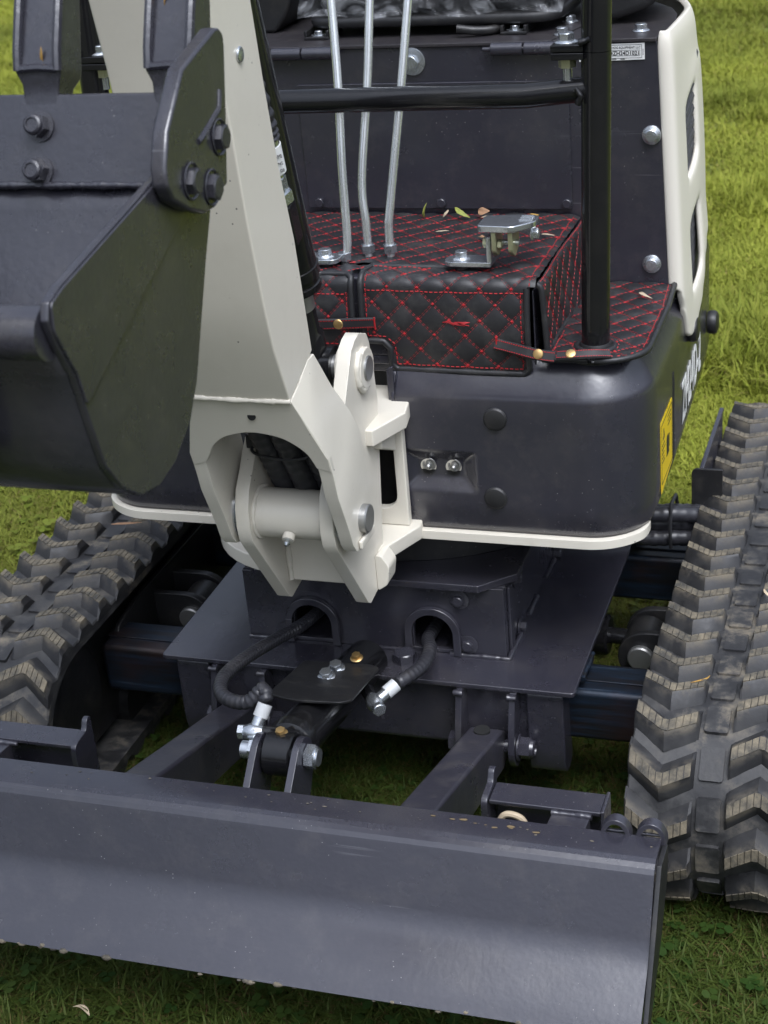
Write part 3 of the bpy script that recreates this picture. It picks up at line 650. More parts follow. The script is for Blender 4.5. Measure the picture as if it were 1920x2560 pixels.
# white base rim
rimp=[(x+nn.x*-.006,y+nn.y*-.006) for (x,y),nn in zip(PL[::6]+PL[61:],NP[::6]+NP[61:])]
b=B(); out=[(x,y) for x,y in PL[0:61:10]]+PL[61:]; rx=lambda p:(p[0]-.001-.022*max(0,min(1,(p[1]-.44)/.10)),p[1]-.003)
poly=[rx(p) for p in out]+[(-rx(p)[0],rx(p)[1]) for p in out[::-1]]
poly=[(x if abs(x)>.075 else x,y) for x,y in poly]
b.prism(poly,'z',.4275,.4395); rim=b.build('base_rim','white_paint',CR,bevel=.002,label='white rim plate under the turntable house')
b=B(); b.prism([(-.25,.55),(.25,.55),(.25,1.05),(-.25,1.05)],'z',.349,.4272); b.build('slew_ring','dark_void',rim)
b=B(); b.cyl((0,.74,.3495),(0,.74,.4236),.27,n=48); b.build('slew_housing','black_satin',rim)
# floor and dark inside
b=B(); b.box(-.36,.36,.452,1.15,.44,.672); b.build('house_core','dark_void',CR)
b=B(); b.box(-.3,.34,.44,.452,.646,.672); b.box(-.28,.30,.43,.70,.660,.672); b.build('floor_plate','dark_paint',CR,bevel=.002)
# rubber plugs
for p in ((.2035,.3998,.604),(.1985,.3998,.493)):
    place('rubber_plug',bolt_mesh('dome','black_plastic'),hull,p,(0,-1,0),0,.0152)
# grease ports in the recess
for x in (.107,.141):
    b=B(); b.cyl((x,.4112,.5285),(x,.4098,.5285),.0105,n=28); o=b.build('port_disc','white_paint',hull)
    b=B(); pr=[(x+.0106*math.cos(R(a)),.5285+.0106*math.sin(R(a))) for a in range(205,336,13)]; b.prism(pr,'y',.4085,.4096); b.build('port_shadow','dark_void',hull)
    b=B(); b.lathe((x+.002,.410,.5325),(x+.002,.398,.5305),[(0,.0055),(.003,.0055),(.0035,.0035),(.007,.003),(.0085,.0036),(.0105,.002)],16); b.build('grease_nipple','steel_dull',hull)
    b=B(); P=[(x+.002+.0075*math.cos(R(a)),.4075,.5325+.0075*math.sin(R(a))) for a in range(-200,100,15)]; b.tube(P,.0014,6); b.build('pipe_loop','steel_dull',hull)
# side details: seam, sticker, letters, bumpers
def side_x(y): return .395-.010*max(0,(y-.6)/.4)**1.3
b=B(); b.prism(rpoly([(.600,.470),(.606,.466),(.612,.472),(.6165,.575),(.613,.592),(.608,.590)],.003),'x',.3935,.3956); b.build('panel_seam','dark_void',hull)
st=B(); Mst=Matrix.Translation((0,0,0)); yy0,yy1=.500,.594
st.prism(rpoly([(yy0,.461),(yy1,.471),(yy1,.563),(yy0,.563)],.004),'x',.3952,.3957); stk=st.build('warning_sticker','label_yellow',hull,label='yellow fuel warning sticker with a pump symbol on the side')
b=B()
def ln(y0,y1,z0,z1): b.box(.3957,.3960,y0,y1,z0+.013,z1+.013)
ln(.505,.590,.5435,.5445); ln(.505,.590,.4605,.4615); ln(.505,.506,.4615,.5435); ln(.589,.590,.4615,.5435)
b.prism([(.545,.500),(.563,.500),(.563,.518),(.560,.525),(.548,.525),(.545,.518)],'x',.3957,.396); ln(.543,.565,.484,.4865); ln(.566,.568,.490,.508); ln(.566,.571,.506,.508)
b.prism([(.515,.533),(.531,.533),(.523,.548)],'x',.3957,.396,[[(.518,.5345),(.528,.5345),(.523,.545)]])
for i in range(5): ln(.510,.510+random.uniform(.014,.024),.513-.006*i,.5145-.006*i)
for i in range(3): ln(.556,.582,.536-.006*i,.5375-.006*i)
o=b.build('sticker_print','label_ink',stk)
M=Matrix(((0,0,1,.3958),(1,0,0,.690),(0,1,0,.482),(0,0,0,1)))
tl=text('model_letters','ZH24D-2',.086,'label_white',hull,M,shear=.0,width=.225,bold=.0010,spacing=1.06)
for v in tl.data.vertices: v.co.x=side_x(v.co.y)+.0008+(v.co.x-.3958)
for (x,y,z) in ((.394,.775,.592),(.390,1.015,.515)):
    b=B(); b.lathe((x-.004,y,z),(x+.012,y,z),[(0,.017),(.004,.0185),(.010,.0185),(.014,.0165),(.016,.012)],28); b.build('rubber_bumper','black_plastic',hull)

# ------------------------------------------------------------------ seat base, hood, white side cover
b=B(); b.prism([(-.37,.672),(.3755,.672),(.3635,1.008),(-.355,1.008)],'y',.7005,.712); sb=b.build('seat_base','dark_paint',CR,bevel=.001,label='dark grey upright front of the engine housing under the seat')
b=B(); b.prism(rpoly([(-.135,.788),(.247,.788),(.247,.962),(-.135,.962)],.004),'y',.6965,.6998); ap=b.build('access_panel','dark_paint',sb,bevel=.001)
for x in (-.117,.063,.240): bolt(ap,(x,.6965,.797),(0,-1,0),.0072,'plain','dark_paint')
bolt(sb,(.034,.6998,.990),(0,-1,0),.0105,'washer','steel_zinc')
for (x,z) in ((.355,.888),(.353,.712)): bolt(sb,(x,.6995,z),(0,-1,0),.0085,'cap','steel_zinc')
b=B()
hood=[(-.36,.697),(.3625,.697),(.369,.76),(.370,.81),(.364,.865),(.350,.91),(.322,.955),(.28,.99),(.20,1.03),(0,1.05),(-.20,1.03),(-.28,.99),(-.35,.91),(-.37,.81)]
b.prism(hood,'z',1.0085,1.0135); hd=b.build('hood_top','hood_paint',CR,bevel=.001,label='flat dark hood top plate around the seat')
b=B(); b.prism([(.226,.697),(.2285,.697),(.300,1.0),(.2975,1.0)],'z',1.0136,1.0142); b.build('hood_seam','dark_void',hd)
for (x0,x1,z) in ((-.165,-.075,1.005),(.145,.235,1.005)):
    for k in range(2):
        xa=x0+(x1-x0)*.5*k+.001; xb=xa+(x1-x0)*.5-.002; b=B(); b.cyl((xa,.692,z),(xb,.692,z),.0085,n=18,bev=.001); b.build('hinge_knuckle','dark_paint',hd)
    b=B(); b.cyl((x0-.01,.692,z),(x1+.01,.692,z),.003,n=10); b.build('hinge_pin','dark_paint',hd)
for (x,y) in ((.335,.745),(.232,.735),(.225,.82),(-.19,.72),(.262,.86)): bolt(hd,(x,y,1.0136),(0,0,1),.0082,'flange','steel_zinc')
# serial label
b=B(); b.prism([(.262,.985),(.3475,.9865),(.3475,1.0075),(.262,1.006)],'y',.6985,.6996); lb=b.build('serial_label','label_white',sb,label='white serial number label with black print below the hood')
b=B()
def fr(x0,x1,z0,z1): b.box(x0,x1,.6981,.6984,z0,z1)
fr(.264,.344,1.0052,1.0056); fr(.264,.344,.9886,.989); fr(.3436,.344,.989,1.0052); fr(.270,.3415,.9915,.9918); fr(.270,.3415,.9985,.9988); fr(.3412,.3415,.9918,.9985); fr(.300,.311,.9871,.9879); fr(.316,.322,.9871,.9879); fr(.268,.294,.9871,.9879); fr(.3452,.3458,.992,1.000)
b.build('label_frame','label_ink',lb)
MT=lambda x,z,y=.6984:Matrix(((1,0,0,x),(0,0,-1,y),(0,1,0,z),(0,0,0,1)))
text('label_print','24ZH24D1021',.0072,'label_ink',lb,MT(.2995,.9925),width=.0405,bold=.00012)
text('label_print','GROUNDHOG EQUIPMENT LLC',.0042,'label_ink',lb,MT(.2885,1.0006),width=.0535)
# white plastic side cover with grille openings
wp=[(.374,.7015),(.379,.6975),(.388,.6978),(.394,.702),(.3965,.712),(.3975,.73)]+[(.3975+.002*math.sin(PI*(y-.73)/.2),y) for y in (.745,.76,.79,.82,.84,.86,.88)]+[(.392,.91),(.383,.94),(.368,.975),(.343,1.01),(.305,1.045),(.25,1.07),(.18,1.085),(.09,1.092),(0,1.095)]
wn=normals(wp)
def wz_top(i): return 1.018 if i<6 else 1.024
wzs=[.575,.585,.6,.62,.64,.66,.68,.70,.72,.74,.76,.78,.80,.82,.84,.86,.88,.90,.92,.94,.95,.96,.98,1.0,1.012,1.019,1.022]
def bulge(z,y):
    t=max(0,min(1,(y-.72)/.1)); return t*(.006*math.sin(max(0,min(1,(1.02-z)/.42))*PI)+.010*max(0,(.72-z)/.14)) 
def zbot(y): return .675 if y<.70 else .675-.085*(y-.70)/.035 if y<.735 else .59 if y<.77 else .59+.09*min(1,(y-.77)/.11)
rows=[]
for i,((x,y),nn) in enumerate(zip(wp,wn)):
    row=[]
    for z in wzs:
        o_=bulge(z,y); ins=0
        if z>1.0: ins=.006*((z-1.0)/.022)**2
        sh=-.012*max(0,(z-.66)/.33)
        sl_=.40*max(0,min(.10,y-.735))*max(0,min(1,(.97-z)/.06))*max(0,min(1,(z-.60)/.04)); row.append(Vector((x+nn.x*(o_-ins)+sh,y+nn.y*(o_-ins),max(z+sl_,zbot(y)))))
    rows.append(row)
def wmask(i,j):
    z=wzs[j]; y=wp[i][1]
    if wzs[j+1]<=min(zbot(wp[i][1]),zbot(wp[i+1][1])): return False
    if 7<=i<=8 and (.80<=z<.90 or .64<=z<.73): return False
    return True
def cover(sg,label):
    b=B(); rr=[[Vector((sg*v.x,v.y,v.z)) for v in r] for r in rows]; b.grid(rr,(wmask if sg>0 else (lambda i,j: wmask(i,j) and wzs[j]<.93)))
    o=b.build('side_cover','white_plastic',CR,ang=45,solid=.010,fix=False,off=(-1 if sg>0 else 1),label=label)
    md=o.modifiers.new('sub','SUBSURF'); md.levels=1; md.render_levels=2
    g_=B(); pp=[[Vector((sg*(r[0].x-.045),r[0].y,z)) for z in (.60,.95)] for r in rows[5:14]]; g_.grid(pp); gr=g_.build('grille','dark_void',o)
    for k in range(20):
        z=.60+.0165*k; s_=B(); s_.tube([Vector((sg*(r[5].x-.018),r[5].y,z+.45*(r[5].y-.75))) for r in rows[5:12]],.0052,6); s_.build('grille_slat','vent_plastic',gr)
    return o
cover(1,'white plastic side cover with dark grille openings'); cover(-1,'white side cover on the far left of the engine housing')
# seat
b=B(); rr=rpoly([(-.135,.745),(.225,.745),(.235,1.02),(-.145,1.02)],[.05,.05,.08,.08],8)
b.prism(rr,'z',1.0265,1.0415); seat=b.build('seat','black_plastic',CR,bevel=.006,seg=3,label='black operator seat under clear plastic film')
b=B(); rr2=rpoly([(-.128,.752),(.218,.752),(.225,1.01),(-.135,1.01)],[.06,.06,.08,.08],8); b.prism(rr2,'z',1.0417,1.115); b.build('cushion','black_satin',seat,bevel=.025,seg=5)
b=B(); P=[]
for i in range(37):
    t=i/36; x=-.142+.374*t; P.append([Vector((x+.004*math.sin(31*t+j),.743-.006*math.sin(PI*t)-.004*math.sin(23*t+2.1*j)+ (.012*j/6)**1.0,1.0435+.011*j+.003*math.sin(17*t+1.3*j))) for j in range(7)])
b.grid(P); b.build('plastic_wrap','wrap_film',seat)
b=B(); b.prism(rpoly([(-.12,1.05),(.21,1.05),(.19,1.45),(-.10,1.45)],.05),'y',1.0,1.07); b.build('backrest','black_satin',seat,bevel=.02,seg=4)
for x in (-.115,.165):
    b=B(); b.box(x-.018,x+.018,.740,.80,1.0137,1.018); b.box(x-.018,x-.014,.740,.80,1.018,1.0262); b.box(x+.014,x+.018,.740,.80,1.018,1.0262); b.build('seat_rail','black_satin',seat,bevel=.001)
    bolt(seat,(x,.752,1.018),(0,0,1),.0065,'washer','steel_zinc')
b=B(); b.tube(catmull([(.09,.73,1.026),(.115,.735,1.022),(.14,.75,1.021),(.16,.80,1.024)],6),.006,10); b.build('adjuster_lever','black_satin',seat)
b=B(); b.prism(rpoly([(.25,1.06),(.262,1.022),(.29,1.018),(.345,1.035),(.365,1.075),(.375,1.16),(.25,1.16)],[.02,.015,.01,.02,.03,.02,.02],6),'y',.79,1.0); b.build('arm_console','black_plastic',CR,bevel=.012,seg=4,label='rounded black plastic console beside the seat')

b=B(); b.prism(rpoly([(-.40,1.12),(-.385,1.022),(-.36,1.0138),(-.20,1.0138),(-.17,1.05),(-.165,1.16),(-.40,1.16)],[.02,.02,.005,.005,.02,.02,.02],6),'y',.80,1.04); b.build('arm_console','black_plastic',CR,bevel=.006,seg=3,label='black console left of the seat behind the boom')
# ------------------------------------------------------------------ protective frame
px_,py_=.326,.454
b=B(); b.cyl((px_-.003,py_,.672),(px_+.008,py_,1.048),.0175,n=32); rp=b.build('protective_frame','black_gloss',CR,label='glossy black tubular protective frame')
b=B(); b.cyl((px_+.008,py_,1.0485),(px_+.03,py_+.01,1.75),.0175,n=32); b.build('upper_post','black_gloss',rp)
b=B(); b.cyl((-px_+.003,py_,.672),(-px_+.012,py_,1.048),.0175,n=32); b.cyl((-px_+.012,py_,1.0485),(-px_+.03,py_+.01,1.75),.0175,n=32); b.build('post','black_gloss',rp)
b=B(); b.tube([(-.315,py_,.992),(0,py_-.004,.9955),(.25,py_-.004,.998),(.30,py_,1.002),(.328,py_,1.004)],.0148,24); b.build('cross_bar','black_gloss',rp)
b=B(); b.tube([(-px_+.03,py_+.01,1.75),(px_+.03,py_+.01,1.75)],.0175,16); b.build('top_bar','black_gloss',rp)
for sx in (1,-1):
    cx=sx*(.300 if sx>0 else .298)
    b=B(); b.box(min(cx-sx*.016,sx*.322),max(cx-sx*.016,sx*.322),py_-.018,py_+.016,1.0495,1.0575); b.box(min(cx-sx*.016,sx*.322),max(cx-sx*.016,sx*.322),py_-.018,py_+.016,1.0405,1.0485); b.build('clamp_flange','black_gloss',rp,bevel=.001)
    bolt(rp,(cx,py_-.002,1.0576),(0,0,1),.0098,'flange','steel_zinc','clamp_bolt')
    b=B(); b.prism([(cx+p[0],py_-.002+p[1]) for p in hexpts(.0105)],'z',1.030,1.0402); b.build('clamp_nut','yellow_passivate',rp)
    b=B(); b.cyl((cx,py_-.002,1.014),(cx,py_-.002,1.030),.0055,n=16); b.build('bolt_thread','steel_zinc',rp)
    bead('weld',[(sx*.318,py_-.018,1.060),(sx*.331,py_-.018,1.064)],.004,'black_gloss',rp)
bead('weld',[(.312,py_-.016,1.008),(.318,py_-.018,1.000),(.314,py_-.016,.990)],.004,'black_gloss',rp)
b=B(); b.lathe((px_-.003,py_,.682),(px_-.003,py_,.70),[(0,.021),(.006,.0205),(.010,.0185),(.0101,.0176)],32); b.build('post_grommet','black_plastic',rp)
b=B(); b.cyl((px_-.003,py_-.004,.6725),(px_-.003,py_-.004,.679),.034,n=36,bev=.002); b.build('post_foot','black_gloss',rp)

# ------------------------------------------------------------------ quilted floor mats
PER_Q=.0402
def quilt(name,fn,umin,umax,vmin,vmax,inside,label,step=.0025,amp=.0029,u0=0,v0=0,edge=.006):
    """fn(u,v)->(point,normal). inside(u,v)->signed distance-like bool"""
    nu=int((umax-umin)/step)+1; nv=int((vmax-vmin)/step)+1; G=[]
    def H(u,v):
        a=((u-u0)+(v-v0))/PER_Q; c_=((u-u0)-(v-v0))/PER_Q
        h=amp*(abs(math.sin(PI*a))*abs(math.sin(PI*c_)))**.42
        return h
    for i in range(nu):
        u=umin+(umax-umin)*i/(nu-1); row=[]
        for j in range(nv):
            v=vmin+(vmax-vmin)*j/(nv-1); p,nn=fn(u,v); row.append(p+nn*H(u,v))
        G.append(row)
    us=[umin+(umax-umin)*i/(nu-1) for i in range(nu)]; vs=[vmin+(vmax-vmin)*j/(nv-1) for j in range(nv)]
    b=B(); b.grid(G,lambda i,j: inside((us[i]+us[i+1])/2,(vs[j]+vs[j+1])/2))
    o=b.build(name,'leather',CR,ang=85,fix=False,label=label)
    if o.data.polygons:
        p,nn=fn((umin+umax)/2,(vmin+vmax)/2)
    # stitches
    sb_=B()
    def dash(u,v,du,dv,L,wd=.00027,lift=.0005):
        p,nn=fn(u,v); q,_=fn(u+du*L,v+dv*L); t=(q-p); 
        if t.length<1e-6: return
        t.normalize(); s_=nn.cross(t)*wd; p=p+nn*(H(u,v)*.9+lift*.2); q=q+nn*(H(u+du*L,v+dv*L)*.9+lift*.2)
        vv=[sb_.b.verts.new(x) for x in (p-s_,p+s_,q+s_,q-s_,p.lerp(q,.25)+nn*lift,p.lerp(q,.75)+nn*lift)]
        for f in ((0,1,4),(2,3,5),(1,2,5,4),(3,0,4,5)): sb_.b.faces.new([vv[k] for k in f])
    r2=math.sqrt(.5)
    for sg in (1,-1):
        lo=int(math.floor(((umin-u0)+min(sg*(vmin-v0),sg*(vmax-v0)))/PER_Q))-1; hi=int(math.ceil(((umax-u0)+max(sg*(vmin-v0),sg*(vmax-v0)))/PER_Q))+1
        for k in range(lo,hi):
            # line (u-u0)+sg*(v-v0)=k*PER
            s0=0; u=umin
            tt=umin
            while tt<umax:
                for off in (-.0011,.0011):
                    uu=tt+off*r2; vv=(k*PER_Q-(tt-u0))*sg+v0+off*r2*sg
                    if vmin<vv<vmax and inside(uu,vv) and inside(uu+.003,vv-sg*.003): dash(uu,vv,r2,-sg*r2,.0040)
                tt+=.0060*r2
    # knots where the seams cross
    for i in range(-60,60):
        for j in range(-60,60):
            u=u0+(i+j)*PER_Q/2; v=v0+(i-j)*PER_Q/2
            if umin<u<umax and vmin<v<vmax and inside(u,v) and inside(u-.004,v) and inside(u+.004,v):
                for (du,dv) in ((1,0),(r2,r2),(r2,-r2),(0,1)): dash(u-du*.0018,v-dv*.0018,du,dv,.0038,.0008,.0012)
    return o,sb_,dash,H
def edging(o,sb_,dash,fn,paths,r=.0042,inw=None):
    """piping tube along uv paths, plus one stitch row next to it"""
    for pth in paths:
        P=[]
        for (u0,v0),(u1,v1) in zip(pth,pth[1:]):
            k=max(2,int(math.hypot(u1-u0,v1-v0)/.004))
            for i in range(k): p,nn=fn(u0+(u1-u0)*i/k,v0+(v1-v0)*i/k); P.append(p+nn*.0012)
        p,nn=fn(*pth[-1]); P.append(p+nn*.0012)
        B().tube(P,r,8).build('piping','leather',o,ang=80)
        if inw:
            for (u0,v0),(u1,v1) in zip(pth,pth[1:]):
                l=math.hypot(u1-u0,v1-v0)
                if l<.006: continue
                du,dv=(u1-u0)/l,(v1-v0)/l; nu_,nv_=-dv*inw,du*inw; t=.002
                while t<l-.005: dash(u0+du*t+nu_,v0+dv*t+nv_,du,dv,.0045,.0007,.0012); t+=.0066
def stitch_done(o,sb_): 
    s=sb_.build('red_stitching','red_thread',o,smooth=False); s['kind']='stuff'; return s
# platform sheet: v=0 bottom of the front face, goes up the face and back over the top
FZ0,FZ1,FY=.656,.780,.421; RB=.014
Hf=FZ1-FZ0-RB; Lb=RB*PI/2
def f_plat(u,v):
    slump=.0015*math.sin(u*23+v*9)
    if v<Hf: 
        return Vector((u,FY+slump-.004*math.sin(max(0,v)/Hf*PI),FZ0+v)),Vector((0,-1,0))
    if v<Hf+Lb:
        a=(v-Hf)/RB; return Vector((u,FY+RB-RB*math.cos(a)+slump,FZ1-RB+RB*math.sin(a))),Vector((0,-math.cos(a),math.sin(a)))
    t=v-Hf-Lb; edge=max(0,(u-.235)/.022); return Vector((u,FY+RB+t,FZ1-.004*edge*edge+slump*.6)),Vector((0,0,1))
VT=Hf+Lb+(.695-FY-RB)
def in_plat(u,v):
    if v<Hf+.004:
        if .0185<u<.031: return False
        if u>.2465: return False
        if u>.03 and u<.066:
            zb=.041; 
            if v<zb+.010-.010*math.cos(0): 
                # rounded step
                dx=u-.066; 
                if v<zb and not(u>.056 and v<zb and math.hypot(u-.056,v-(zb-.010))>.010 and v>zb-.010 and u>.056): return False
        if u<.0185 and v<.030: return False
    if Hf-.002<v<Hf+.030 and .0185<u<.031: return False
    vy=v-(Hf+Lb)
    if -.02<u<.160 and .028-.06*max(0,u-.12)<vy<.036: return False
    return u<.2565
o,sbb,dash,H=quilt('quilted_floor_mat',f_plat,-.27,.2575,.002,VT,in_plat,'black quilted leather mat with red diamond stitching over the raised floor',u0=.046,v0=.012)
mat1=o
edging(o,sbb,dash,f_plat,[[(.2465,Hf+.004),(.2465,.010),(.240,.003),(.072,.003),(.066,.010),(.066,.032),(.058,.041),(.0315,.042),(.0315,Hf+.028),(.036,Hf+Lb+.026),(.118,Hf+Lb+.0285),(.160,Hf+Lb+.026)],[(-.26,.030),(.012,.030),(.0185,.036),(.0185,Hf+.012),(.012,Hf+.018),(-.1,Hf+.018)]],inw=None)
# stitch rows parallel to the border
def row(dash,pth,wd=.0007):
    for (u0,v0),(u1,v1) in zip(pth,pth[1:]):
        l=math.hypot(u1-u0,v1-v0); du,dv=(u1-u0)/l,(v1-v0)/l; t=0
        while t<l-.004: dash(u0+du*t,v0+dv*t,du,dv,.0045,wd,.0012); t+=.0064
row(dash,[(.239,Hf-.004),(.239,.010),(.074,.010),(.073,.038),(.062,.048),(.038,.048),(.038,Hf+.022)]); row(dash,[(.040,Hf-.002),(.243,Hf-.002)]); row(dash,[(-.2,.036),(.012,.036),(.012,Hf-.002)]); row(dash,[(-.2,Hf-.008),(.012,Hf-.008)])
row(dash,[(.250,Hf+.006),(.250,VT-.006)]); row(dash,[(.04,Hf+Lb+.022),(.118,Hf+Lb+.0235)])
stitch_done(o,sbb)
# loose stitch tuft on the front face
b=B()
for k in range(9): 
    x=.150+random.uniform(-.012,.012); b.tube(catmull([(x,.4135,.726+random.uniform(-.002,.002)),(x+random.uniform(.004,.01),.4115,.727+random.uniform(-.003,.003)),(x+random.uniform(.012,.02),.4135,.725+random.uniform(-.003,.002))],4),.0007,5)
b.build('loose_thread','red_thread',mat1)
# side of the platform
def f_side(u,v):   # u along y, v downwards from the fold
    s_=.0012*math.sin(u*31+v*17); t=v
    if t<.012: a=t/.012*PI/2; return Vector((.2575+.006*math.sin(a)+s_,u,.7745-.006*(1-math.cos(a)))),Vector((math.sin(a)*.9+.2,0,math.cos(a))).normalized()
    return Vector((.2636+(t-.012)*.045+s_,u,.7685-(t-.012))),Vector((1,0,.05)).normalized()
o,sbb,dash,H=quilt('quilted_floor_mat',f_side,.421,.695,.001,.096,lambda u,v:True,'side flap of the quilted mat dropping to the lower step',u0=.41,v0=.0,amp=.003)
edging(o,sbb,dash,f_side,[[(.421,.002),(.421,.092)]]); row(dash,[(.428,.008),(.428,.09)]); row(dash,[(.43,.003),(.69,.003)]); stitch_done(o,sbb)
# lower right mat around the post
def f_low(u,v):
    s_=.001*math.sin(u*37+v*21); e=max(0,.426-v)/.02; return Vector((u,v,.6835+s_-.003*min(1,e)**2)),Vector((0,0,1))
def in_low(u,v):
    if math.hypot(u-(px_-.003),v-py_)<.0235: return False
    if abs(u-(px_+.001))<.002 and v<py_: return False
    cx,cy,r=.338,.461,.052
    if u>cx and v<cy: return math.hypot(u-cx,v-cy)<r
    return .266<u<.390-.009*max(0,(v-.6)/.1) and v>.409
o,sbb,dash,H=quilt('quilted_floor_mat',f_low,.264,.392,.408,.698,in_low,'small quilted mat on the right step around the frame post',u0=.27,v0=.40,amp=.0034)
mat3=o; cor=[(.338+.0515*math.cos(R(a)),.461+.0515*math.sin(R(a))) for a in range(-90,1,10)]
edging(o,sbb,dash,f_low,[[(.267,.60),(.267,.41),(.322,.4095)],[(.331,.4095)]+cor+[(.390,.60),(.384,.696)],[(px_-.003+.0235*math.cos(R(a)),py_+.0235*math.sin(R(a))) for a in range(-80,261,12)]])
cor2=[(.338+.045*math.cos(R(a)),.461+.045*math.sin(R(a))) for a in range(-90,1,12)]
row(dash,[(.274,.50),(.274,.4165),(.318,.4165)]); row(dash,[(.335,.4165)]+cor2+[(.3835,.60),(.377,.69)]); row(dash,[(px_-.003+.029*math.cos(R(a)),py_+.029*math.sin(R(a))) for a in range(-70,251,20)]); stitch_done(o,sbb)
# straps with brass snaps
def strap(pts,wdt,nrm,parent,snap):
    P=catmull(pts,8); nrm=Vector(nrm).normalized(); b=B(); rows=[]; sb_=B()
    for i,p in enumerate(P):
        d=(P[min(i+1,len(P)-1)]-P[max(i-1,0)]).normalized(); s_=nrm.cross(d).normalized()*wdt; rows.append([p-s_,p-s_*.8+nrm*.0022,p+s_*.8+nrm*.0022,p+s_,p-s_])
        if i%1==0 and i<len(P)-1:
            q=P[i+1]
            for e in (-.68,.68):
                a=p.lerp(q,.15)+s_*e+nrm*.0026; c_=p.lerp(q,.75)+s_*e+nrm*.0026; w_=s_.normalized()*.0006
                sb_.b.faces.new([sb_.b.verts.new(x) for x in (a-w_,a+w_,c_+w_,c_-w_)])
    b.grid(rows); o=b.build('snap_strap','leather',parent); sb_.build('strap_stitching','red_thread',o,smooth=False,fix=False)['kind']='stuff'
    place('snap_button',bolt_mesh('dome','brass'),parent,Vector(snap)+nrm*.0018,nrm,0,.0066)
strap([(.052,.4125,.7235),(.03,.4105,.723),(.0,.4095,.7215),(-.03,.4095,.720),(-.06,.411,.719)],.0072,(0,-1,0),mat1,(.002,.4098,.7218))
strap([(.205,.4135,.700),(.225,.410,.697),(.250,.405,.693),(.268,.404,.690),(.282,.408,.687)],.0072,(0,-.94,.34),mat1,(.262,.4045,.6915))
strap([(.285,.405,.690),(.305,.403,.6925),(.33,.405,.694),(.350,.414,.691)],.0066,(0,-.55,.83),mat3,(.303,.4035,.6925))
b=B()
for k in range(6): b.tube([(.2075,.4125,.694+.0025*k),(.2085,.4122,.6945+.0025*k)],.0008,5)
b.tube([(.2075,.4118,.692),(.2072,.4112,.709)],.001,5); b.build('strap_end_stitch','red_thread',mat1)
b=B(); b.tube([(.0505,.4103,.7155),(.0502,.4098,.7315)],.0012,5); b.build('strap_end_stitch','red_thread',mat1)
# platform structure below the mat
b=B(); b.box(-.28,.232,.430,.70,.6725,.7765); b.build('platform_box','dark_paint',CR,bevel=.002)
b=B(); b.box(.2515,.2540,.4265,.66,.660,.765); b.build('platform_side','dark_paint',CR,bevel=.001)

# ------------------------------------------------------------------ levers and pedals
def lever(pts,label):
    P=catmull(pts,8); b=B(); b.tube(P,.0056,16); o=b.build('control_lever','lever_zinc',CR,label=label)
    p=P[-1]; b=B(); b.prism([(p.x+q[0],p.y+q[1]) for q in hexpts(.0094)],'z',p.z+.005,p.z+.016); b.lathe((p.x,p.y,p.z-.03),(p.x,p.y,p.z),[(0,.0075),(.026,.0075),(.0262,.006)],16); b.build('lock_nut','steel_zinc',o,bevel=.0006)
    b=B(); b.lathe(P[0]+Vector((0,0,.005)),P[0]+Vector((0,0,1)),[(-.01,.011),(.0,.016),(.03,.017),(.05,.013),(.055,.004)],20); b.build('knob','black_plastic',o)
lever([(-0.0315, 0.5948, 1.3), (-0.0166, 0.545, 1.099), (-0.0091, 0.52, 0.998), (-0.0057, 0.497, 0.8994), (-0.0024, 0.482, 0.8094), (-0.0069, 0.478, 0.7784)],'leftmost of three bare zinc control levers in front of the seat')
lever([(0.0358, 0.6159, 1.3), (0.027, 0.565, 1.0941), (0.0227, 0.54, 0.993), (0.0144, 0.512, 0.8798), (0.018, 0.502, 0.8247), (0.0186, 0.5, 0.7825)],'middle of three bare zinc control levers with a bend')
lever([(0.0967, 0.6168, 1.3), (0.0772, 0.565, 1.0925), (0.0678, 0.54, 0.9923), (0.051, 0.506, 0.8449), (0.0485, 0.502, 0.8197), (0.0487, 0.5, 0.783)],'rightmost of three bare zinc control levers in front of the seat')
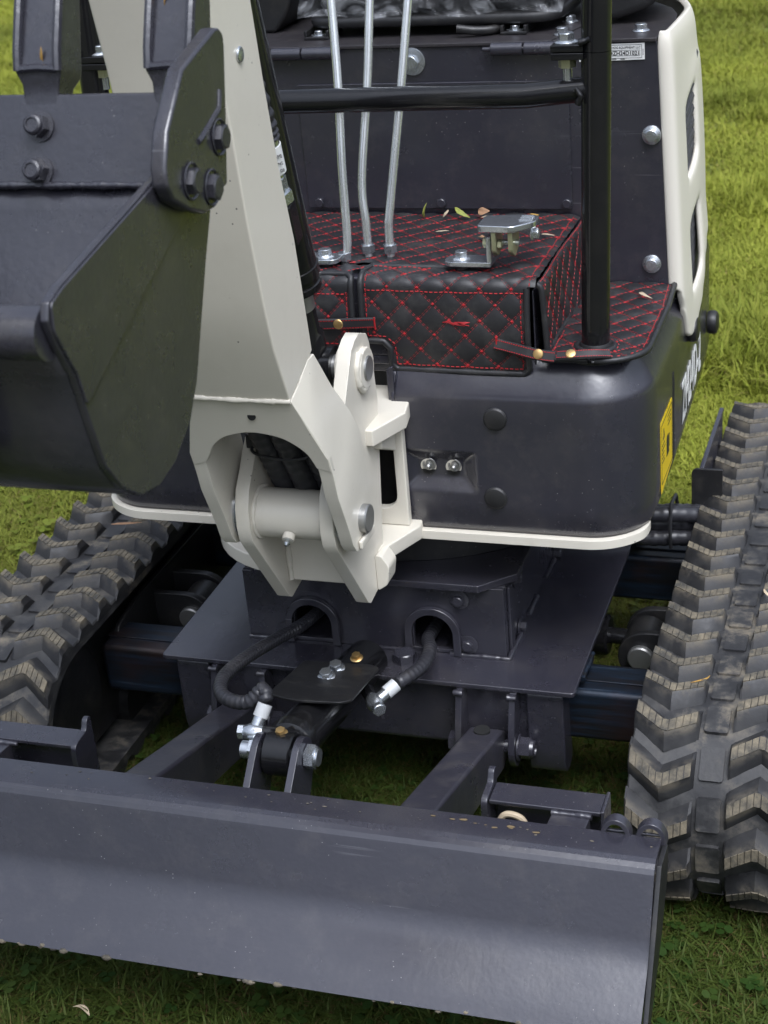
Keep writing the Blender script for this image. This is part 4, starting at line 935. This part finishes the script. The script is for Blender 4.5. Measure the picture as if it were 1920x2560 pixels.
def pedal(dx,label,mir=False):
    y=.462; n0=set(bpy.data.objects)
    b=B(); b.prism(rpoly([(.134+dx,y-.016),(.196+dx,y-.016),(.196+dx,y+.016),(.134+dx,y+.016)],[.015,.001,.001,.015],5),'z',.7875,.7935); b.box(.1915+dx,.1975+dx,y-.016,y+.016,.7935,.826)
    o=b.build('foot_pedal','steel_zinc',CR,bevel=.0015,label=label)
    bolt(o,(.155+dx,y,.7936),(0,0,1),.0085,'flange','steel_zinc')
    b=B(); b.prism(rpoly([(.183+dx,y-.024),(.228+dx,y-.028),(.252+dx,y-.004),(.252+dx,y+.022),(.238+dx,y+.028),(.183+dx,y+.020)],.006),'z',.8350,.8435); b.build('tread_plate','steel_zinc',o,bevel=.0015)
    for k in range(3): b=B(); b.box(.231+dx,.247+dx,y-.002+.008*k,y+.001+.008*k,.8435,.8452); b.build('tread_bar','steel_zinc',o,bevel=.0005)
    for x in (.2005,.2215):
        b=B(); b.prism(rpoly([(y-.024,.8348),(y+.012,.8348),(y+.012,.810),(y-.010,.800),(y-.024,.810)],[0,0,.004,.006,.004]),'x',x+dx,x+dx+.006); b.build('pedal_lug','yellow_passivate',o,bevel=.001)
    b=B(); b.cyl((.19+dx,y-.006,.817),(.232+dx,y-.006,.817),.004); b.build('pivot','steel_zinc',o)
    bolt(o,(.1915+dx,y-.006,.817),(-1,0,0),.0068,'plain','yellow_passivate'); bolt(o,(.2075+dx,y-.015,.817),(1,0,0),.0062,'plain','yellow_passivate'); bolt(o,(.2455+dx,y+.004,.826),(1,0,0),.0072,'flange','steel_zinc')
    b=B(); b.cyl((.155+dx,y,.775),(.155+dx,y,.7875),.010); b.build('spacer','black_satin',o)
    if mir:
        for q in set(bpy.data.objects)-n0:
            if q.name.startswith('bolt'): q.location.x=.128-q.location.x
            else:
                q.data.transform(Matrix.Translation((.128,0,0))@Matrix.Scale(-1,4,(1,0,0))); q.data.flip_normals()
pedal(0,'zinc plated foot pedal on the quilted mat right of the levers'); pedal(0,'foot pedal mostly hidden behind the boom cylinder',True)

# ------------------------------------------------------------------ swing post, bracket
b=B()
circ=[(-.05+.135*math.cos(R(a)),.40+.135*math.sin(R(a))) for a in range(180,316,9)]
b.prism([(-.185,.46)]+circ+[(.066,.312),(.097,.388),(.085,.46)],'z',.431,.4515); sw=b.build('swing_post','white_paint',CR,bevel=.002,label='white cast swing post at the nose of the house')
b=B(); b.prism([(-.12,.46),(-.12,.37),(-.06,.315),(.072,.305),(.096,.366),(.090,.404),(.080,.46)],'z',.600,.622); b.build('upper_ear','white_paint',sw,bevel=.002)
b=B(); b.prism([(-.12,.4517),(.083,.4517),(.083,.5998),(-.12,.5998)],'y',.384,.397,[rrect(.004,.069,.476,.588,.020)]); b.build('web_plate','white_paint',sw,bevel=.002)
b=B(); b.box(-.12,.0725,.425,.44,.4517,.6058); b.build('inner_back','dark_void',sw)
b=B(); b.prism([(.33,.586),(.384,.560),(.384,.5998),(.33,.5998)],'x',.058,.074); b.build('gusset','white_paint',sw,bevel=.003)
bp_=[(.166,.548),(.168,.572),(.177,.594),(.194,.611),(.214,.634),(.232,.650),(.278,.660),(.284,.728),(.300,.743),(.316,.746),(.342,.736),(.350,.722),(.357,.690),(.362,.640),(.336,.470),(.330,.428),(.318,.404),(.268,.398),(.259,.404),(.178,.516),(.169,.530)]
swb=None
for sx in (-1,1):
    bq=bp_ if sx<0 else bp_[:5]+[(.225,.652),(.272,.718),(.284,.735)]+bp_[8:]
    b=B(); b.prism(bq,'x',sx*.045,sx*.0625); o=b.build('swing_bracket' if sx<0 else 'bracket_plate','white_paint',CR if sx<0 else swb,bevel=.0009)
    if sx<0: swb=o; o['label']='white swing bracket carrying the boom foot pin'
b=B(); b.cyl((-.0449,.206,.552),(.0449,.206,.552),.0305,n=40); b.build('pin_tube','white_paint',swb)
b=B(); b.cyl((0,.315,.428),(0,.315,.60),.0375,n=40); b.build('swing_boss','white_paint',swb)
b=B(); b.box(-.0449,.0449,.266,.280,.424,.535); b.build('web','white_paint',swb,bevel=.003)
b=B(); b.cyl((.034,.318,.700),(.069,.318,.700),.026,n=32); b.cyl((-.069,.318,.700),(-.034,.318,.700),.026,n=32); b.build('upper_boss','white_paint',swb,bevel=.002)
b=B(); b.prism(rpoly([(.0625,.400),(.077,.410),(.081,.436),(.071,.452),(.0625,.452)],.005),'y',.296,.328); b.build('stop_lug','white_paint',swb,bevel=.003)
bead('weld',[(-.042,.2655,.528),(-.042,.2655,.48),(-.042,.2655,.426)],.004,'white_paint',swb)
for sx in (-1,1): bead('weld',[(sx*.044,.206+.031*math.cos(R(a)),.552+.031*math.sin(R(a))) for a in range(0,361,20)],.003,'white_paint',swb)
# boss weld around the upper pin
bead('weld',[(.064,.318+.0265*math.cos(R(a)),.700+.0265*math.sin(R(a))) for a in range(120,330,12)],.0042,'white_paint',swb)
b=B(); b.cyl((-.075,.318,.700),(.0715,.318,.700),.0155,n=32,bev=.001); b.build('upper_pin','steel_dull',swb)
b=B(); b.cyl((-.094,.206,.552),(.0950,.206,.552),.0175,n=32,bev=.0015); b.build('foot_pin','steel_dull',swb)
b=B(); b.lathe((-.0693,.206,.552),(-.0628,.206,.552),[(0,.034),(.0018,.034),(.0022,.030),(.0042,.030),(.0046,.034),(.0065,.034)],36); b.build('spacer_ring','steel_zinc',swb)
b=B(); b.lathe((.0628,.206,.552),(.0693,.206,.552),[(0,.034),(.0065,.034)],36); b.build('spacer_ring','steel_zinc',swb)
b=B(); b.box(.0862,.0915,.182,.230,.5215,.5325); b.build('pin_retainer','white_paint',swb,bevel=.002)
b=B(); b.cyl((.0,.179,.537),(.0,.172,.5325),.0075,n=20); b.build('grease_socket','white_paint',swb)
b=B(); b.lathe((.0,.177,.536),(.0,.163,.528),[(0,.0055),(.004,.0055),(.005,.0035),(.009,.003),(.011,.0042),(.014,.002)],16); b.build('grease_nipple','steel_zinc',swb)

# ------------------------------------------------------------------ boom
fe=[(.088,.750),(.060,.822),(.048,.877),(.032,.967),(.020,1.066),(.008,1.132),(-.006,1.195),(-.045,1.36),(-.11,1.62),(-.30,1.98),(-.52,2.16)]
re_=[(.168,.780),(.160,.850),(.152,.915),(.131,.998),(.116,1.093),(.106,1.175),(.075,1.34),(.02,1.62),(-.20,2.06),(-.50,2.28)]
b=B(); b.prism(fe+re_[::-1],'x',-.060,.060); bm_=b.build('boom','white_paint',CR,bevel=.0025,ang=20,label='white steel boom rising from the swing bracket')
# fork legs
for sx in (-1,1):
    # outline in (y,z); x follows a flare: .0605 at the top, .086 from z=.668 down
    def fx(z,inn=0): t=max(0,min(1,(.752-z)/(.752-.668))); return sx*(.0602+.0258*t-inn)
    ol=[(.0875,.7505),(.103,.709),(.118,.668),(.127,.640),(.1335,.613),(.147,.583),(.160,.553),(.166,.535),(.176,.522),(.196,.515),(.217,.518),(.232,.530),(.240,.550),(.2375,.590),(.231,.635),(.224,.662),(.2145,.688),(.195,.727),(.170,.775),(.150,.7755),(.118,.760)]
    b=B(); cz=sorted(set([p[1] for p in ol]))
    A=[b.b.verts.new((fx(z),y,z)) for y,z in ol]; D=[b.b.verts.new((fx(z,.0165),y,z)) for y,z in ol]
    ctr=(.165,.63)
    def fan(V,off):
        # strips across for a clean surface: pair front side with rear side by index
        k=len(V); i,j=0,k-1; fs=[]
        while i+1<j-0 and i<j-1:
            if i+1==j-1: fs.append(b.b.faces.new((V[i],V[i+1],V[j]))); break
            fs.append(b.b.faces.new((V[i],V[i+1],V[j-1],V[j]))); i+=1; j-=1
        return fs
    fan(A,0); fan(D,0)
    for i in range(len(ol)): j=(i+1)%len(ol); b.b.faces.new((A[i],A[j],D[j],D[i]))
    b.build('boom_leg','white_paint',bm_,bevel=.0009,ang=30)
# front foot plate with the arch
def foot(x,z,dy=0):
    y=.0885+(.752-z)*(.118-.0885)/(.752-.668); return Vector((x,y+dy,z))
arch_=[(-.0685,.655)]+[(-.0600+.0,.668),(-.052,.681),(-.036,.694),(-.014,.7015),(.0,.7035),(.014,.7025),(.036,.697),(.052,.686),(.062,.674),(.0685,.655)]
arch=[(q.x,q.y) for q in catmull([(a_[0],a_[1],0) for a_ in arch_],4)]
outer=[(.0855,.6685),(.0842,.672),(.0600,.7505),(-.0600,.7505),(-.0842,.672),(-.0855,.6685)]
b=B(); ol=outer+[(-.0850,.650)]+arch+[(.0850,.650)]
A=[b.b.verts.new(foot(x,z,-.0012)) for x,z in ol]; D=[b.b.verts.new(foot(x,z,.010)) for x,z in ol]
b.b.faces.new(A); b.b.faces.new(D[::-1])
for i in range(len(ol)): j=(i+1)%len(ol); b.b.faces.new((A[i],A[j],D[j],D[i]))
b.build('foot_plate','white_paint',bm_,bevel=.001,smooth=True,ang=25)
b=B(); q=foot(.008,.7275,-.0018); b.cyl(q,q+Vector((0,.001,.0)),.0050,n=20); b.build('drain_hole','dark_void',bm_)
bead('weld',[foot(-.060,.7515,-.001),foot(-.03,.7505,-.001),foot(.02,.750,-.001),foot(.060,.7505,-.001)],.0036,'white_paint',bm_)
b=B(); b.box(-.0595,.0595,.12,.162,.742,.7497); b.build('foot_rib','white_paint',bm_)
bolt(bm_,(.0605,.060,1.13),(1,0,0),.008,'dome','steel_zinc','ball_fitting')
# arm beyond the picture, down to the bucket
b=B(); b.prism([(-.46,2.26),(-.60,2.22),(-.66,1.60),(-.665,1.03),(-.595,1.02),(-.565,1.60),(-.50,1.95)],'x',-.045,.045); b.build('dipper_arm','white_paint',CR,bevel=.003,label='white dipper arm holding the bucket')

# boom cylinder behind the boom
c0=Vector((.032,.300,.735)); c0=Vector((.0,.318,.700)); c1=Vector((.0,.150,1.30)); dd=(c1-c0).normalized()
b=B(); b.lathe(c0,c1,[(0,.020),(.05,.020),(.055,.017),(.135,.017)],28); bcy=b.build('boom_cylinder','black_gloss',CR,label='black boom cylinder behind the white boom')
P0=c0+dd*.115
b=B(); b.lathe(P0,c1,[(0,.026),(.003,.0315),(.012,.0325),(.013,.0305),(.02,.0305),(.021,.0325),(.034,.0325),(.0345,.0308),(.60,.0308)],40); b.build('barrel','black_gloss',bcy)
b=B(); b.lathe(c0+dd*.088,c1,[(0,.0175),(.03,.0175)],28); b.build('rod','steel_dull',bcy)
b=B(); b.lathe((-.02,.318,.700),(.027,.318,.700),[(0,.026),(.047,.026)],28); b.build('rod_eye','black_gloss',bcy)
# hose on its right side
hs_=[(.0735,.190,.905),(.0735,.182,.930)]
side=Vector((.030,-.010,0))
def on_c(t,o_=0): return c0+dd*t+Vector((.0235,-.037,0))
b=B(); b.prism([(p[0],p[1]) for p in rrect(-.012,.012,-.012,.012,.003)],'z',0,.05,M=Matrix.Translation(on_c(.195))@dd.to_track_quat('Z','Y').to_matrix().to_4x4()); b.build('port_block','black_gloss',bcy,bevel=.001)
place('fitting_nut',shared('hexcol',lambda:B().prism(hexpts(1),'z',0,.9).mesh('hex','steel_zinc')),bcy,on_c(.247),dd,.2,.0145)
place('fitting_nut',shared('hexcol2',lambda:B().prism(hexpts(1),'z',0,1.6).mesh('hex','steel_zinc')),bcy,on_c(.260),dd,.5,.0112)
b=B(); b.lathe(on_c(.276),on_c(.5),[(0,.0095),(.006,.0095),(.008,.0125),(.05,.0128)],24); b.build('ferrule','steel_zinc',bcy)
b=B(); b.lathe(on_c(.285),on_c(.5),[(0,.0134),(.033,.0136)],24); lab=b.build('hose_label','label_white',bcy)
q0=on_c(.285); xd=Vector((.80,.55,0)).normalized(); nd=dd.cross(xd)*-1; nd=Vector((.55,-.80,0)); nd=(nd-dd*nd.dot(dd)).normalized(); xd=dd.cross(nd)*1.0
for body,h_,sz,wd in (('2023. 08',.004,.0055,.017),('V1030*45',.0125,.0055,.017),('802-A WMB',.021,.0062,.018)):
    o_=q0+dd*h_+nd*.0139-xd*wd*.5; Mx=Matrix((( xd.x,dd.x,nd.x,o_.x),(xd.y,dd.y,nd.y,o_.y),(xd.z,dd.z,nd.z,o_.z),(0,0,0,1)))
    text('label_print',body,sz,'label_ink',lab,Mx,width=wd)
hp=[on_c(.325),on_c(.345),on_c(.385)+Vector((-.003,0,0)),on_c(.43)+Vector((-.010,0,0)),on_c(.48)+Vector((-.022,-.002,0)),on_c(.54)+Vector((-.036,-.004,0))]
P=catmull(hp,26); b=B(); b.tube(P,.0135,16,lambda i:1+.09*math.sin(i*.62)); b.build('hose_sleeve','rubber_hose',bcy,ang=70)
# hose bundle under the boom fork
for k,(x,dy) in enumerate(((-.034,.0),(-.004,-.004),(.026,.0),(-.016,.032),(.012,.032))):
    spiral_hose('hydraulic_hose',[(x*.8,.168+dy,.800),(x*.9,.182+dy,.740),(x,.196+dy,.685),(x+.006,.216+dy,.632),(x+.014,.234+dy,.582),(x+.018,.262+dy,.525)],.0160,'rubber_hose',swb,.0042,3,.05)
spiral_hose('thin_conduit',[(-.075,.178,.688),(-.058,.178,.676),(-.035,.195,.668),(-.01,.215,.668)],.0055,'rubber_hose',swb,.003,2,.06)
b=B(); P=catmull([(-.050,.222,.640),(-.044,.203,.632),(-.005,.197,.628),(.026,.199,.632),(.048,.212,.645),(.052,.235,.655)],8); b.tube(P,.002,6); b.build('cable_tie','tie_plastic',swb)
b=B(); b.box(-.056,-.046,.210,.220,.634,.652); b.build('tie_head','tie_plastic',swb,bevel=.001)

# ------------------------------------------------------------------ bucket
BX=.150
ck=[(-.214,1.150),(-.243,1.065),(-.265,1.028),(-.289,.984),(-.313,.940),(-.335,.914),(-.372,.894),(-.405,.888),(-.436,.894),(-.465,.915),(-.483,.941),(-.494,.982),(-.503,1.019),(-.520,1.049),(-.527,1.069),(-.522,1.081),(-.503,1.087),(-.319,1.119),(-.290,1.128)]
b=B(); b.prism(ck,'x',BX-.007,BX); bk=b.build('bucket','bucket_paint',CR,bevel=.0015,ang=25,label='dark grey digging bucket with upright teeth at the left')
b=B(); b.prism(ck,'x',-BX,-BX+.007); b.build('cheek_plate','bucket_paint',bk,bevel=.0015,ang=25)
b=B(); b.prism(rpoly([(-.522,1.080),(-.503,1.0855),(-.322,1.1165),(-.292,1.098),(-.300,1.075),(-.497,.995),(-.503,1.020),(-.524,1.060)],.004),'x',BX,BX+.0022); b.build('cheek_doubler','bucket_paint',bk,bevel=.0012)
shell=[(-.236,1.086),(-.2445,1.062),(-.2665,1.025),(-.2905,.982),(-.3145,.940),(-.336,.916),(-.372,.897),(-.405,.891),(-.435,.897),(-.463,.917),(-.4805,.942),(-.491,.982),(-.500,1.019),(-.512,1.042)]
rows=[[Vector((x,y,z)) for x in (-BX+.007,-.07,0,.07,BX-.007)] for y,z in shell]
b=B(); b.grid(rows); b.build('bucket_shell','bucket_paint',bk,solid=.006,off=0,ang=60)
b=B(); b.prism([(-.2095,1.1535),(-.2165,1.1545),(-.2445,1.0855),(-.2365,1.0825)],'x',-BX+.007,BX-.0072); lip=b.build('lip_plate','bucket_paint',bk,bevel=.0015)
bead('weld',[(-BX+.01,-.2445,1.0845),(0,-.2445,1.0845),(BX-.01,-.2445,1.0845)],.0032,'bucket_paint',bk)
b=B(); b.cyl((-BX+.006,-.5175,1.057),(BX-.0072,-.5175,1.057),.0195,n=32); b.build('torque_tube','bucket_paint',bk)
for sx in (-1,1):
    b=B(); b.prism(rpoly([(-.50,1.06),(-.60,1.05),(-.67,1.01),(-.66,.97),(-.58,.95),(-.49,.93)],.02),'x',sx*.052,sx*.066); b.build('bucket_ear','bucket_paint',bk,bevel=.002)
# lip frame
ld=Vector((0,-.2165+.2445,1.1545-1.0855)).normalized(); ln_=Vector((0,-ld.z,ld.y)); 
def lipp(x,t): return Vector((x,-.2445,1.0855))+ld*t+ln_*.0005
for x in (.0,.121,-.121):
    for t in (.048,.0105): bolt(bk,lipp(x-.005,t),ln_,.0105,'nut','bucket_paint','tooth_nut')
def tooth(x):
    b=B(); U=Vector((1,0,0))
    def ringp(t,hw,hd,sh=0): c_=lipp(x,t)+ln_*(-.012+sh); return [c_-U*hw-ln_*hd,c_+U*hw-ln_*hd,c_+U*hw+ln_*hd,c_-U*hw+ln_*hd]
    sec=[(.050,.0165,.010),(.072,.0165,.012),(.083,.0175,.014),(.092,.0215,.0185),(.100,.0218,.019),(.150,.0205,.016),(.205,.0195,.008),(.215,.019,.006)]
    rs=[[b.b.verts.new(p) for p in ringp(*s_)] for s_ in sec]
    for A,D in zip(rs,rs[1:]):
        for i in range(4): j=(i+1)%4; b.b.faces.new((A[i],A[j],D[j],D[i]))
    b.b.faces.new(rs[0][::-1]); b.b.faces.new(rs[-1])
    o=b.build('tooth','bucket_paint',bk,bevel=.0022,seg=2,ang=25)
    # raised side ribs framing the hollow face of the cast tooth
    for sx in (-1,1):
        r=B(); pts=[lipp(x+sx*.0185,t)+ln_*s_ for t,s_ in ((.093,.0065),(.110,.0085),(.150,.007),(.200,-.001))]; r.tube(pts,.0042,8); r.build('tooth_rib','bucket_paint',o)
    r=B(); r.tube([lipp(x-.0175,.0945)+ln_*.0068,lipp(x,.0955)+ln_*.0072,lipp(x+.0175,.0945)+ln_*.0068],.0036,8); r.build('tooth_rib','bucket_paint',o)
for x in (-.005,.116,-.126): tooth(x)
# side cutter
sc_=[(-.219,1.206),(-.212,1.200),(-.2125,1.19),(-.221,1.155),(-.240,1.084),(-.256,1.083),(-.268,1.073),(-.290,1.0745),(-.318,1.086),(-.342,1.100),(-.350,1.113),(-.349,1.127),(-.337,1.152),(-.297,1.190),(-.228,1.207)]
b=B(); b.prism(sc_,'x',BX+.0025,BX+.0165); sct=b.build('side_cutter','bucket_paint',bk,bevel=.003,seg=3,ang=25,label='pointed side cutter plate bolted with three hex bolts to the bucket')
b=B(); b.tube([(BX+.0155,-.234,1.160),(BX+.0155,-.240,1.146),(BX+.0155,-.280,1.132),(BX+.0155,-.286,1.131)],.0032,8); b.build('cutter_rib','bucket_paint',sct)
for (y,z) in ((-.247,1.125),(-.309,1.106),(-.273,1.091)):
    b=B(); b.lathe((BX+.0166,y,z),(BX+.02,y,z),[(0,.0128),(.0006,.0142),(.0012,.0150),(.0018,.0142),(.0006,.0130)],28,cap=False); b.build('bolt_recess','bucket_paint',sct)
    bolt(sct,(BX+.0150,y,z),(1,0,0),.0108,'plain','bucket_paint')

# ------------------------------------------------------------------ hoses and brackets at the back
for k,(z,dy) in enumerate(((.288,0),(.268,.012),(.248,.0),(.275,.035))):
    spiral_hose('travel_hose',[(.12,.80+dy,z+.02),(.25,.79+dy,z+.01),(.32,.79+dy,z-.002),(.37,.80+dy,z-.004),(.42,.83+dy,z-.02),(.46,.86+dy,z-.05)],.0125,'rubber_hose',und,.005,3,.05)
b=B(); b.tube([(.362,.782,.235),(.362,.776,.268),(.362,.790,.305),(.363,.83,.302),(.363,.85,.27)],.003,6); b.build('hose_tie','tie_plastic',und)
b=B(); b.prism(rpoly([(.383,.20),(.383,.335),(.43,.335),(.43,.20)],[0,.010,0,0]),'y',.856,.861); mg=b.build('motor_guard','black_satin',CR,bevel=.001)
b=B(); b.box(.394,.401,.8612,1.10,.330,.335); b.box(.394,.399,.8612,1.10,.22,.330); b.build('guard_lip','dark_paint',mg,bevel=.001)

# ================================================================== loose leaves
def leaf_mesh(L,W,curl,bend,seed,mat):
    rd=random.Random(seed); b=B(); rows=[]; K=9
    for i in range(K):
        t=i/(K-1); w_=W*math.sin(PI*min(1,max(.02,t**.8*.97+.015)))*.5; x=L*(t-.5); y=bend*(t-.5)**2*4+rd.uniform(-.04,.04)*W; z=curl*(1-(2*t-1)**2)*.5+rd.uniform(-.03,.03)*L*.3
        rows.append([Vector((x,y-w_,z+w_*.35)),Vector((x,y-w_*.4,z+w_*.05)),Vector((x,y,z-w_*.12)),Vector((x,y+w_*.4,z+w_*.05)),Vector((x,y+w_,z+w_*.45))])
    b.grid(rows); return b.mesh('leaf',mat,ang=80)
def leaf(name,loc,L,W,rot,mat,label,curl=.003,bend=.004,seed=1,cat='leaf',group=None):
    o=bpy.data.objects.new(name,leaf_mesh(L,W,curl,bend,seed,mat)); o.location=loc; o.rotation_euler=rot; md=o.modifiers.new('s','SOLIDIFY'); md.thickness=.0004; C.objects.link(o)
    o['label']=label; o['category']=cat
    if group: o['group']=group
    return o
z=.784
leaf('dry_leaf',(.0455,.672,.792),.021,.011,(0,R(-78),R(10)),'leaf_green','upright yellow green leaf against the seat base',seed=3)
leaf('dry_leaf',(.078,.668,.789),.013,.005,(0,R(-40),R(50)),'leaf_pale','tiny curled leaf scrap left of the curved leaf group behind the pedal',.004,seed=4)
leaf('dry_leaf',(.097,.669,.7885),.028,.007,(R(30),R(25),R(-20)),'leaf_green','long green yellow leaf sliver on the back of the mat',.006,seed=5)
leaf('dry_leaf',(.128,.672,.790),.018,.012,(R(40),0,R(-15)),'leaf_brown','grey brown leaf behind the pedal against the seat base',.003,seed=6)
leaf('dry_leaf',(.140,.655,.787),.026,.006,(0,0,R(-4)),'leaf_pale','pale cream leaf lying left behind the pedal',.004,seed=7)
leaf('dry_leaf',(.200,.662,.788),.016,.006,(R(20),0,R(10)),'leaf_yellow','small tan leaf directly behind the pedal plate',.004,seed=8)
leaf('dry_leaf',(.236,.585,.786),.020,.004,(0,0,R(-12)),'leaf_pale','thin tan leaf on the right rear of the quilted mat',.003,seed=9)
leaf('dry_leaf',(.090,.600,.785),.018,.003,(0,0,R(20)),'leaf_pale','thin straw on the middle of the quilted mat',.002,seed=10)
leaf('dry_leaf',(.150,.575,.785),.014,.007,(0,0,R(-30)),'leaf_brown','dark brown leaf flake left of the pedal on the mat',.003,seed=11)
leaf('dry_leaf',(.352,.630,.6905),.032,.006,(0,0,R(-52)),'leaf_pale','pale curled leaf on the right step mat',.004,.006,seed=12)
leaf('dry_leaf',lipp(.108,.150)+ln_*.003,.030,.0085,(R(66),R(-75),R(0)),'leaf_yellow','orange brown leaf stuck to the hollow of the right bucket tooth',.002,.004,seed=13)
leaf('dry_leaf',lipp(.0,.105)+ln_*.008,.014,.003,(R(66),R(-85),0),'leaf_yellow','small orange scrap in the left bucket tooth',.001,.001,seed=14)
leaf('dry_leaf',(.528,.56,.289),.035,.004,(0,R(6),R(-50)),'leaf_pale','pale twisted straw on the right track lane',.004,.008,seed=15)
leaf('dry_leaf',(.475,.33,.289),.040,.0028,(0,R(12),R(60)),'leaf_yellow','long dry straw across a front lug of the right track',.003,.006,seed=16)
leaf('dry_leaf',(-.47,.62,.296),.05,.006,(0,0,R(15)),'leaf_brown','brown straw tuft on the left track',.003,.004,seed=17)
# leaves in the grass
gl=[((1.12,2.95),.055,.03,'leaf_brown','peach coloured leaf in the lawn level with the side cover'),((1.05,2.38),.05,.02,'leaf_pale','pale leaf in the lawn near the long grass'),((.60,-.06),.05,.022,'leaf_yellow','large yellow brown leaf beside the blade at the lower right'),
((.50,-.02),.030,.018,'leaf_brown','tan leaf scrap next to the blade end'),((.56,-.13),.035,.014,'leaf_yellow','orange leaf sliver at the lower right edge'),((.64,.03),.034,.012,'leaf_yellow','narrow orange leaf below the right track'),
((-.02,-.20),.030,.016,'leaf_yellow','yellow leaf at the bottom edge left of centre'),((.12,-.14),.040,.006,'leaf_pale','long straw at the bottom edge below the blade'),((-.22,-.12),.03,.006,'leaf_pale','short straw in the grass at the lower left'),
((.06,.30),.03,.015,'leaf_brown','brown leaf on the ground under the machine'),((1.25,3.35),.05,.03,'leaf_brown','distant brown leaf in the lawn at the right edge'),((.95,1.75),.035,.012,'leaf_brown','brown blade clump right of the letters on the lawn')]
for i,((x,y),L,W,mt,lab_) in enumerate(gl): leaf('fallen_leaf',(x,y,gz(x,y)+(.028 if y<1 else .035)),L,W,(random.uniform(-.4,.4),random.uniform(-.3,.3),random.uniform(0,6)),mt,lab_,.006,.004,seed=30+i)
